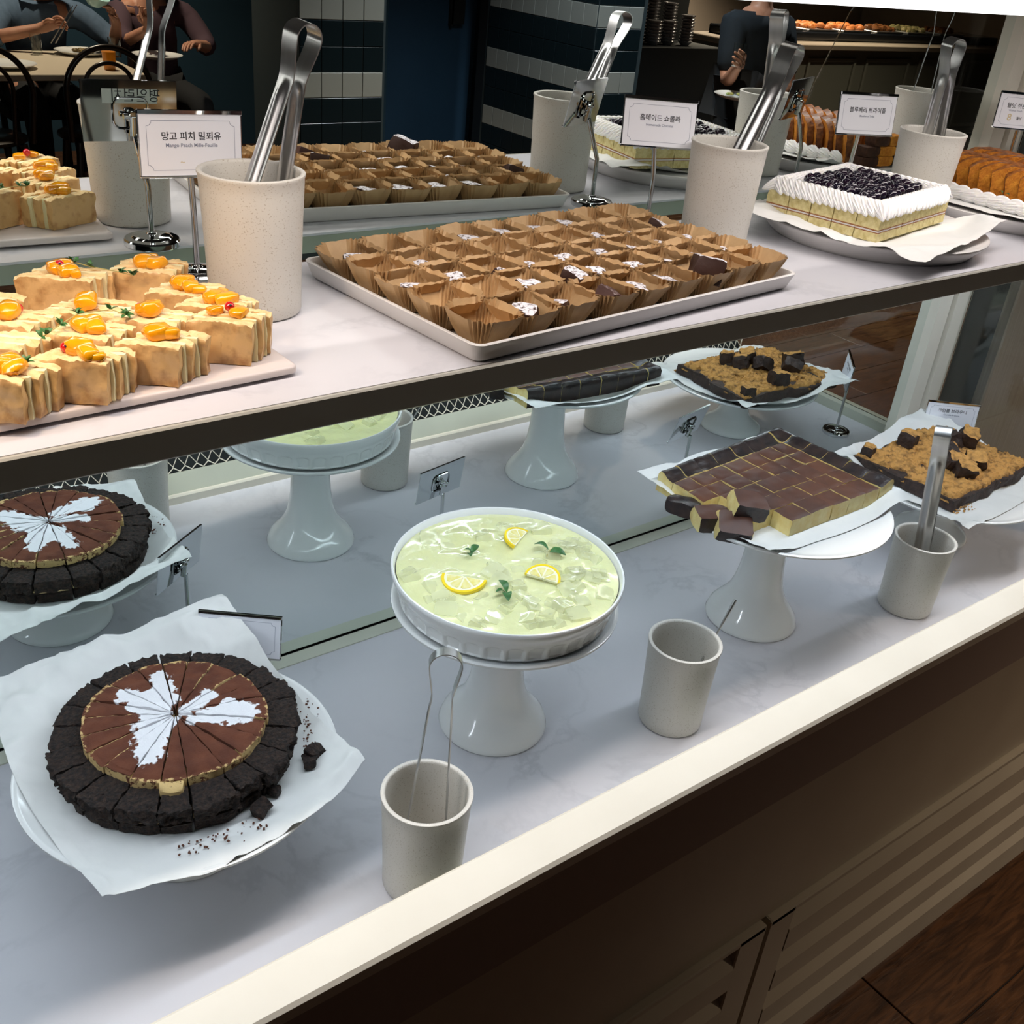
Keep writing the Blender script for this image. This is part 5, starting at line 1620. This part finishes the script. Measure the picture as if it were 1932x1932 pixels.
def head_mesh(parent, c, face, hairm, long=False, pitch=0.0):
    """head with nose, brow, eyes, mouth and ears; face = yaw of the looking direction"""
    def shape(d, r):
        x, y, z = d
        p = Vector((x * 0.074, y * 0.094, z * 0.112))
        if z < 0: p.x *= 1 - 0.28 * (-z) ** 1.5; p.y *= 1 - 0.10 * (-z)
        if y < -0.2:
            p.y -= 0.020 * math.exp(-((x / 0.16) ** 2) - (((z + 0.12) / 0.22) ** 2))
            p.y += 0.008 * math.exp(-(((abs(x) - .36) / .16) ** 2) - (((z - .05) / .13) ** 2))
            p.y -= 0.006 * math.exp(-((x / .30) ** 2) - (((z + .52) / .09) ** 2))
        return p
    b = MB(); n, m = 32, 24; vs = []; fs = []
    for j in range(m + 1):
        ph = pi * j / m
        for i in range(n):
            t = 2 * pi * i / n
            vs.append(shape((sin(ph) * cos(t), sin(ph) * sin(t), -cos(ph)), 1))
    for j in range(m):
        for i in range(n):
            i2 = (i + 1) % n; fs.append((j * n + i, j * n + i2, (j + 1) * n + i2, (j + 1) * n + i))
    b.add(vs, fs)
    for s in (-1, 1): ball(b, 0.018, 10, 8, 0, Matrix.Translation((s * 0.075, 0.008, -0.010)) @ Matrix.Diagonal((0.45, 0.8, 1.3, 1)))
    M = Matrix.Translation(c) @ Matrix.Rotation(face, 4, 'Z') @ Matrix.Rotation(pitch, 4, 'X')
    o = b.build('head', M_['skin'], parent); o.matrix_local = M
    e = MB()
    for s in (-1, 1): ball(e, 0.0085, 10, 8, 0, Matrix.Translation((s * 0.028, -0.080, 0.008)))
    e.build('eyes', M_['ink'], o)
    l = MB(); ball(l, 0.017, 12, 8, 0, Matrix.Translation((0, -0.088, -0.056)) @ Matrix.Diagonal((1, .35, .25, 1))); l.build('mouth', mat('lips', (0.36, 0.12, 0.10), rough=0.4), o)
    h = MB(); vs = []; fs = []
    for j in range(m + 1):
        ph = pi * j / m
        for i in range(n):
            t = 2 * pi * i / n
            d = Vector((sin(ph) * cos(t), sin(ph) * sin(t), -cos(ph)))
            p = shape(d, 1) * 1.09
            front = smooth(-0.1, -0.5, d.y) if False else (1.0 if d.y < -0.25 else 0.0)
            if d.z < (0.42 if d.y < -0.25 else (-0.55 if not long else -0.9)): p = shape(d, 1) * 0.93
            vs.append(p)
    for j in range(m):
        for i in range(n):
            i2 = (i + 1) % n; fs.append((j * n + i, j * n + i2, (j + 1) * n + i2, (j + 1) * n + i))
    h.add(vs, fs); h.build('hair', hairm, o)
    return o
def person(lab, root, J, top_m, leg_m, seated, hands, face, sleeve=0.55, pitch=0.0, group=None):
    """J: world joint positions"""
    t = thing('person', lab, 'person', root)
    R0 = Vector(root)
    g = lambda k: Vector(J[k]) - R0
    V = []; E = []; Rr = []
    def av(p, r, par=None):
        V.append(p); Rr.append(r)
        if par is not None: E.append((par, len(V) - 1))
        return len(V) - 1
    pel = av(g('pelvis'), (0.135, 0.10)); ch = av(g('pelvis').lerp(g('neck'), .45), (0.125, 0.095), pel); ub = av(g('pelvis').lerp(g('neck'), .82), (0.120, 0.09), ch)
    nk = av(g('neck'), 0.055, ub); hd = av(g('head') + (g('neck') - g('head')) * .45, 0.052, nk)
    for s in ('L', 'R'):
        sh_ = av(g('sh' + s), 0.060, ub); el = av(g('el' + s), 0.042, sh_); wr = av(g('wr' + s), 0.026, el)
        hands_ = hands[s]; hand_chain(V, E, Rr, wr, hands_[0], hands_[1], 1.0, hands_[2], 1 if s == 'L' else -1)
        hp = av(g('hip' + s), 0.088, pel); kn = av(g('kn' + s), 0.060, hp); an = av(g('an' + s), 0.040, kn); av(g('an' + s) + Vector((0, 0.10 if J.get('toe', 1) > 0 else -0.10, -0.035)), 0.036, an)
    skin('body', V, E, Rr, M_['skin'], t, 1)
    V = []; E = []; Rr = []
    pel = av(g('pelvis') + Vector((0, 0, -0.06)), (0.165, 0.130)); ch = av(g('pelvis').lerp(g('neck'), .45), (0.150, 0.118), pel); ub = av(g('pelvis').lerp(g('neck'), .82), (0.140, 0.108), ch)
    av(g('pelvis').lerp(g('neck'), .95), 0.085, ub)
    for s in ('L', 'R'):
        sh_ = av(g('sh' + s), 0.082, ub); av(g('sh' + s).lerp(g('el' + s), .5), 0.072, sh_)
        el = av(g('sh' + s).lerp(g('el' + s), min(1, sleeve * 2)), 0.066, len(V) - 1)
        if sleeve > .5: av(g('el' + s).lerp(g('wr' + s), (sleeve - .5) * 2), 0.055, el)
    skin('shirt', V, E, Rr, top_m, t, 1)
    V = []; E = []; Rr = []
    pel = av(g('pelvis'), (0.158, 0.124))
    for s in ('L', 'R'):
        hp = av(g('hip' + s), 0.104, pel); kn = av(g('kn' + s), 0.076, hp); av(g('kn' + s).lerp(g('an' + s), .92), 0.062, kn)
    skin('trousers', V, E, Rr, leg_m, t, 1)
    head_mesh(t, g('head'), face, M_['hair'], pitch=pitch)
    return t
FZ = FLOOR
# standing guest in navy, facing the case
bx, by = 4.50, -2.78
person('standing person in a dark navy tee holding glass and plate, seen in mirror', (bx, by, FZ),
       dict(pelvis=(bx, by, FZ + 0.88), neck=(bx, by - .01, FZ + 1.31), head=(bx, by + .02, FZ + 1.48), shL=(bx + .18, by, FZ + 1.23), shR=(bx - .18, by, FZ + 1.23),
            elL=(bx + .21, by + .10, FZ + .95), wrL=(bx - .15, by + .24, FZ + 0.905), elR=(bx - .25, by + .08, FZ + .97), wrR=(bx - .33, by + .20, FZ + 1.06),
            hipL=(bx + .09, by, FZ + .90), hipR=(bx - .09, by, FZ + .90), knL=(bx + .10, by + .02, FZ + .50), knR=(bx - .10, by + .02, FZ + .50), anL=(bx + .10, by, FZ + .085), anR=(bx - .10, by, FZ + .085)),
       M_['navyc'], M_['blackc'], False, {'L': ((-1, .3, 0.0), (0, 0.2, 1), .25), 'R': ((-.5, .8, .35), (-.6, -.6, .3), 1.0)}, pi, sleeve=0.45)
gl = MB(); gl.lathe([(0.026, 0), (0.030, 0.105), (0.0285, 0.105), (0.025, 0.004), (0, 0.004)], 24, cap=False)
glm = gl.mesh('drinking_glass', M_['glass'])
tag(put('drinking_glass', glm, None, (bx - .405, by + .265, FZ + 1.07)), 'clear drinking glass held by the person in navy', 'glass')
pb = MB(); pb.lathe([(0, 0.003), (0.07, 0), (0.105, 0.006), (0.135, 0.020), (0.137, 0.022), (0.105, 0.010), (0, 0.008)], 40, cap=False)
plm = pb.mesh('dinner_plate', M_['china'])
tag(put('dinner_plate', plm, None, (bx - .345, by + .28, FZ + 0.925)), 'white plate with salad held by the person in navy', 'plate')
sb = MB()
rg = random.Random(2)
for k in range(16):
    ball(sb, 0.018, 8, 6, 0, Matrix.Translation((rg.uniform(-.05, .05), rg.uniform(-.05, .05), 0.016 + rg.uniform(0, .01))) @ Matrix.Diagonal((1, rg.uniform(.4, 1), .4, 1)), amp=.3, seed=k)
tag(sb.build('salad', mat('salad_greens', (0.14, 0.22, 0.05), (0.40, 0.38, 0.14), scale=40, rough=.5), None, (bx - .345, by + .28, FZ + 0.925)), 'small heap of green salad on the held plate', 'salad', kind='stuff')

# diners' table
tb = thing('dining_table', 'pale-topped dining table behind two bentwood chairs, seen in the mirror', 'table', (1.20, -4.86, FZ))
b = MB(); b.box((0, 0, 0.727), (1.50, 0.78, 0.030), 0, None, 0.004); b.build('table_top', mat('pale_table_laminate', (0.62, 0.54, 0.42), rough=0.35), tb, smooth=False)
for sx in (-.68, .68):
    for sy in (-.33, .33):
        b = MB(); b.box((sx, sy, .356), (.05, .05, .712), 0, None, .004); b.build('leg', M_['dark'], tb, smooth=False)
dk = mat('dark_bentwood', (0.020, 0.013, 0.010), rough=0.28, coat=0.3)
def bent_chair():
    t = thing('bentwood_chair', 'dark bentwood chair with a double hoop back, nearer the left edge of the mirror view', 'chair', (0, 0, 0), group='bentwood chairs at the diners table')
    b = MB(); b.lathe([(0, .435), (.195, .435), (.205, .442), (.205, .455), (.190, .462), (0, .460)], 40, cap=False); b.build('seat', dk, t)
    for sx, sy in ((-.15, .15), (.15, .15), (-.13, -.13), (.13, -.13)):
        b = MB(); b.tube([(sx, sy, .44), (sx * 1.35, sy * 1.35, 0.0)], [.018, .013], 10); b.build('leg', dk, t)
    def hoop(hw, top, r):
        pts = [(-hw * .92, .17, .45)]
        for i in range(25):
            a_ = pi - pi * i / 24
            pts.append((hw * cos(a_), .17 + .05, top - hw * 1.0 + hw * sin(a_) * 1.0 if True else 0))
        pts.append((hw * .92, .17, .45))
        b = MB(); b.tube(pts, r, 10); return b
    hoop(.205, .885, .014).build('back_hoop', dk, t)
    hoop(.120, .815, .010).build('inner_hoop', dk, t)
    b = MB(); pts = [(0.17 * cos(2 * pi * i / 24), 0.17 * sin(2 * pi * i / 24), .26) for i in range(24)]; b.tube(pts, .008, 8, closed=True); b.build('ring_stretcher', dk, t)
    return t
c1 = bent_chair(); c1.location = (1.155, -4.545, FZ)
c2 = copy_tree(c1); c2.location = (1.715, -4.545, FZ)
c2['label'] = 'dark bentwood chair with a double hoop back, standing before the orange drink'
# diners
ax_, ay_ = 1.68, -5.52
person('seated diner in a slate blue shirt eating with steel chopsticks, seen in the mirror', (ax_, ay_, FZ),
       dict(pelvis=(ax_, ay_ - .03, FZ + .52), neck=(ax_ + .04, ay_ + .08, FZ + .99), head=(ax_ + .10, ay_ + .17, FZ + 1.13), shL=(ax_ + .25, ay_ + .07, FZ + .91), shR=(ax_ - .15, ay_ + .06, FZ + .91),
            elL=(ax_ + .40, ay_ + .20, FZ + .78), wrL=(ax_ + .36, ay_ + .38, FZ + .90), elR=(ax_ - .26, ay_ + .28, FZ + .80), wrR=(ax_ - .02, ay_ + .36, FZ + .865),
            hipL=(ax_ + .09, ay_, FZ + .50), hipR=(ax_ - .09, ay_, FZ + .50), knL=(ax_ + .12, ay_ + .42, FZ + .49), knR=(ax_ - .12, ay_ + .42, FZ + .49), anL=(ax_ + .12, ay_ + .44, FZ + .085), anR=(ax_ - .12, ay_ + .44, FZ + .085)),
       M_['slate'], M_['blackc'], True, {'L': ((-.4, .2, .8), (-.8, .2, -.3), .9), 'R': ((.75, .35, .35), (0.2, .9, -.2), .9)}, pi, sleeve=0.62, pitch=radians(-24))
ch_ = thing('chopsticks', 'pair of steel chopsticks held by the diner in slate blue', 'chopsticks', (ax_ + .03, ay_ + .46, FZ + .88))
for s in (0, 1):
    b = MB(); b.tube([(-.05, .01 + .004 * s, -.075), (.085, .0, .105 + .006 * s)], [.0030, .0022], 8); o = b.build('chopstick', M_['steel'], ch_); o.location = (0.022 * s, 0, 0)
bw = MB(); bw.lathe([(0.03, 0), (0.062, 0.030), (0.072, 0.055), (0.069, 0.055), (0.058, 0.030), (0, 0.008)], 36, cap=False)
tag(bw.build('bowl', mat('celadon_glaze', (0.40, 0.62, 0.62), rough=.15), None, (ax_ + .24, ay_ + .40, FZ + .985), (radians(-15), radians(15), 0)), 'pale celadon bowl raised to the diner in slate blue', 'bowl')
dx2, dy2 = 2.36, -5.50
person('second seated diner in dark mauve beside the diner in slate blue', (dx2, dy2, FZ),
       dict(pelvis=(dx2, dy2 - .03, FZ + .52), neck=(dx2 - .02, dy2 + .04, FZ + 1.02), head=(dx2 - .03, dy2 + .08, FZ + 1.18), shL=(dx2 + .19, dy2 + .03, FZ + .93), shR=(dx2 - .19, dy2 + .03, FZ + .93),
            elL=(dx2 + .26, dy2 + .20, FZ + .76), wrL=(dx2 + .12, dy2 + .38, FZ + .80), elR=(dx2 - .24, dy2 + .20, FZ + .78), wrR=(dx2 - .16, dy2 + .40, FZ + .88),
            hipL=(dx2 + .09, dy2, FZ + .50), hipR=(dx2 - .09, dy2, FZ + .50), knL=(dx2 + .12, dy2 + .42, FZ + .49), knR=(dx2 - .12, dy2 + .42, FZ + .49), anL=(dx2 + .12, dy2 + .44, FZ + .085), anR=(dx2 - .12, dy2 + .44, FZ + .085)),
       M_['mauve'], M_['blackc'], True, {'L': ((-.6, .5, .1), (0, .2, -1), .5), 'R': ((-.1, .3, .9), (-.6, .6, 0), .8)}, pi, sleeve=0.66, pitch=radians(-10))
for x in (1.70, 2.38):
    st = thing('booth_stool', 'dark upholstered stool under the %s diner' % ('slate blue' if x < 2 else 'mauve'), 'stool', (x, -5.58, FZ))
    b = MB(); b.box((0, 0, .385), (.42, .36, .06), 0, None, .01); b.build('seat', M_['blackc'], st, smooth=False)
    for sx in (-.17, .17):
        for sy in (-.14, .14):
            b = MB(); b.box((sx, sy, .177), (.03, .03, .355)); b.build('leg', M_['dark'], st, smooth=False)
TT = FZ + .742
def onTable(name, me, x, y, lab, cat, group=None, z=TT):
    return tag(put(name, me, None, (x, y, z)), lab, cat, group)
jb = MB(); jb.lathe([(0.028, 0), (0.034, 0.085), (0, 0.085)], 24, cap=False)
onTable('orange_drink', jb.mesh('orange_drink', mat('orange_juice', (0.90, 0.30, 0.01), rough=.2, coat=.5)), 1.815, -4.615, 'tumbler of orange drink near the edge of the diners table', 'drink')
gm = MB(); gm.lathe([(0.030, 0), (0.035, 0.10), (0.0335, 0.10), (0.028, 0.004), (0, 0.004)], 24, cap=False)
onTable('drinking_glass', gm.mesh('drinking_glass', M_['glass']), 1.98, -5.02, 'empty glass tumbler at the far side of the diners table', 'glass')
onTable('drinking_glass', glm, 1.60, -5.10, 'tall clear glass in front of the diner in slate blue', 'glass')
onTable('dinner_plate', plm, 1.345, -4.68, 'white plate with leftovers at the left of the diners table', 'plate', 'plates on the diners table')
onTable('dinner_plate', plm, 2.20, -5.00, 'white plate before the diner in mauve', 'plate', 'plates on the diners table')
onTable('dinner_plate', plm, 1.83, -5.12, 'white plate with dark food at the middle of the diners table', 'plate', 'plates on the diners table')
fb = MB()
for k in range(9): ball(fb, 0.020, 8, 6, 0, Matrix.Translation((rg.uniform(-.05, .05), rg.uniform(-.05, .05), 0.018)) @ Matrix.Diagonal((1, .7, .5, 1)), amp=.4, seed=k)
tag(fb.build('food_heap', mat('dark_braised_food', (0.06, 0.03, 0.015), (0.20, 0.14, 0.03), scale=40, rough=.4), None, (1.83, -5.12, TT)), 'heap of dark food on the middle plate', 'food', kind='stuff')

# buffet counter
ctr = thing('buffet_counter', 'long grey buffet counter with panelled front and pale top, seen in the mirror', 'counter', (9.3, -5.55, FZ))
b = MB(); b.box((0, -0.03, 0.42), (4.2, 0.60, 0.80), 0, None, .004); b.build('counter_body', mat('grey_green_panel_paint', (0.20, 0.20, 0.165), rough=.5), ctr, smooth=False)
b = MB(); b.box((0, 0.02, 0.845), (4.3, 0.76, 0.045), 0, None, .006); b.build('counter_top', mat('beige_counter_stone', (0.40, 0.33, 0.26), rough=.35), ctr, smooth=False)
for k in range(5):
    b = MB()
    for (cx, cz, sx, sz) in ((0, .31, .66, .03), (0, -.31, .66, .03), (-.33, 0, .03, .65), (.33, 0, .03, .65)): b.box((cx, 0, cz), (sx, .02, sz), 0, None, .004)
    b.build('panel_moulding', mat('grey_panel_moulding', (0.24, 0.24, 0.20), rough=.5), ctr, (-1.68 + k * .84, .28, .42), smooth=False)
gd = MB(); gd.box((0, 0, 0), (3.9, .46, .075), 0, None, .01)
tag(gd.build('food_warmer', mat('black_warmer_enamel', (0.012, 0.014, 0.018), rough=.2, coat=.4), None, (9.35, -5.62, FZ + .9055), smooth=False), 'long black food warmer on the buffet counter', 'warmer')
foodm = [mat('orange_fried_food', (0.62, 0.22, 0.06), (0.45, 0.12, 0.03), scale=60, rough=.5), mat('brown_stew', (0.16, 0.06, 0.02), rough=.3), mat('mixed_salad', (0.22, 0.22, 0.07), (0.4, .3, .15), scale=50, rough=.5)]
lidm = MB(); lidm.lathe([(0.20, 0), (0.20, .008), (.17, .035), (.06, .060), (0.012, .064), (0.010, .085), (0.034, .090), (0.034, .104), (0, .106)], 32, cap=False)
for k, (x, kind) in enumerate(((7.95, 'lid'), (8.45, 0), (8.95, 0), (9.45, 1), (9.95, 2), (10.5, 1))):
    tp = thing('food_pan', 'steel pan of the black warmer, %s' % ('closed by a domed lid' if kind == 'lid' else ('heaped with orange fried food, %s from the lid' % ('first' if k == 1 else 'second'), 'holding %s' % ('brown stew beside the fried food' if k == 3 else 'brown stew at the far right end'), 'holding mixed salad')[kind]), 'food pan', (x, -5.60, FZ + .9435), group='pans in the buffet warmer')
    b = MB(); b.box((0, 0, .008), (.42, .34, .016), 0, None, .004); b.build('pan_rim', M_['steel'], tp, smooth=False)
    if kind == 'lid': put('lid', lidm.mesh('lid', M_['steel']), tp, (0, 0, .017))
    else:
        b = MB()
        for q in range(26): ball(b, 0.045, 8, 6, 0, Matrix.Translation((rg.uniform(-.15, .15), rg.uniform(-.11, .11), .020 + rg.uniform(0, .02))) @ Matrix.Diagonal((1, rg.uniform(.5, 1), .6, 1)), amp=.35, seed=q)
        tag(b.build('food', foodm[kind], tp), kind='stuff')
# crockery shelf with stacks of bowls
shf = thing('crockery_shelf', 'dark shelf unit loaded with stacks of white crockery, seen in the mirror', 'shelf', (6.42, -5.60, FZ))
b = MB(); b.box((0, 0, .40), (1.35, .5, .80), 0, None, .005); b.box((0, -.24, 1.0), (1.35, .03, .5)); b.build('shelf_body', M_['dark'], shf, smooth=False)
bs_ = MB(); bs_.lathe([(0.030, 0), (0.034, 0.004), (0.062, 0.034), (0.060, 0.036), (0, 0.010)], 28, cap=False)
bsm = bs_.mesh('bowl', mat('grey_white_crockery', (0.40, 0.39, 0.40), rough=.2))
for k, (x, y, n) in enumerate(((-.56, .12, 14), (-.38, .10, 9), (-.20, .12, 12), (-.02, .12, 7), (.16, .10, 7), (.34, .12, 9), (-.47, -.06, 16), (-.10, -.06, 15), (.10, -.06, 14), (.30, -.06, 12))):
    t = thing('bowl_stack', 'stack of grey-white bowls, %s from the tiled column in the %s row' % (ORD[k if k < 6 else k - 6], 'front' if y > 0 else 'back'), 'bowl stack', (6.42 + x, -5.60 + y, FZ + .80), group='bowl stacks on the crockery shelf')
    for q in range(n): put('bowl', bsm, t, (0, 0, .0005 + q * .024))
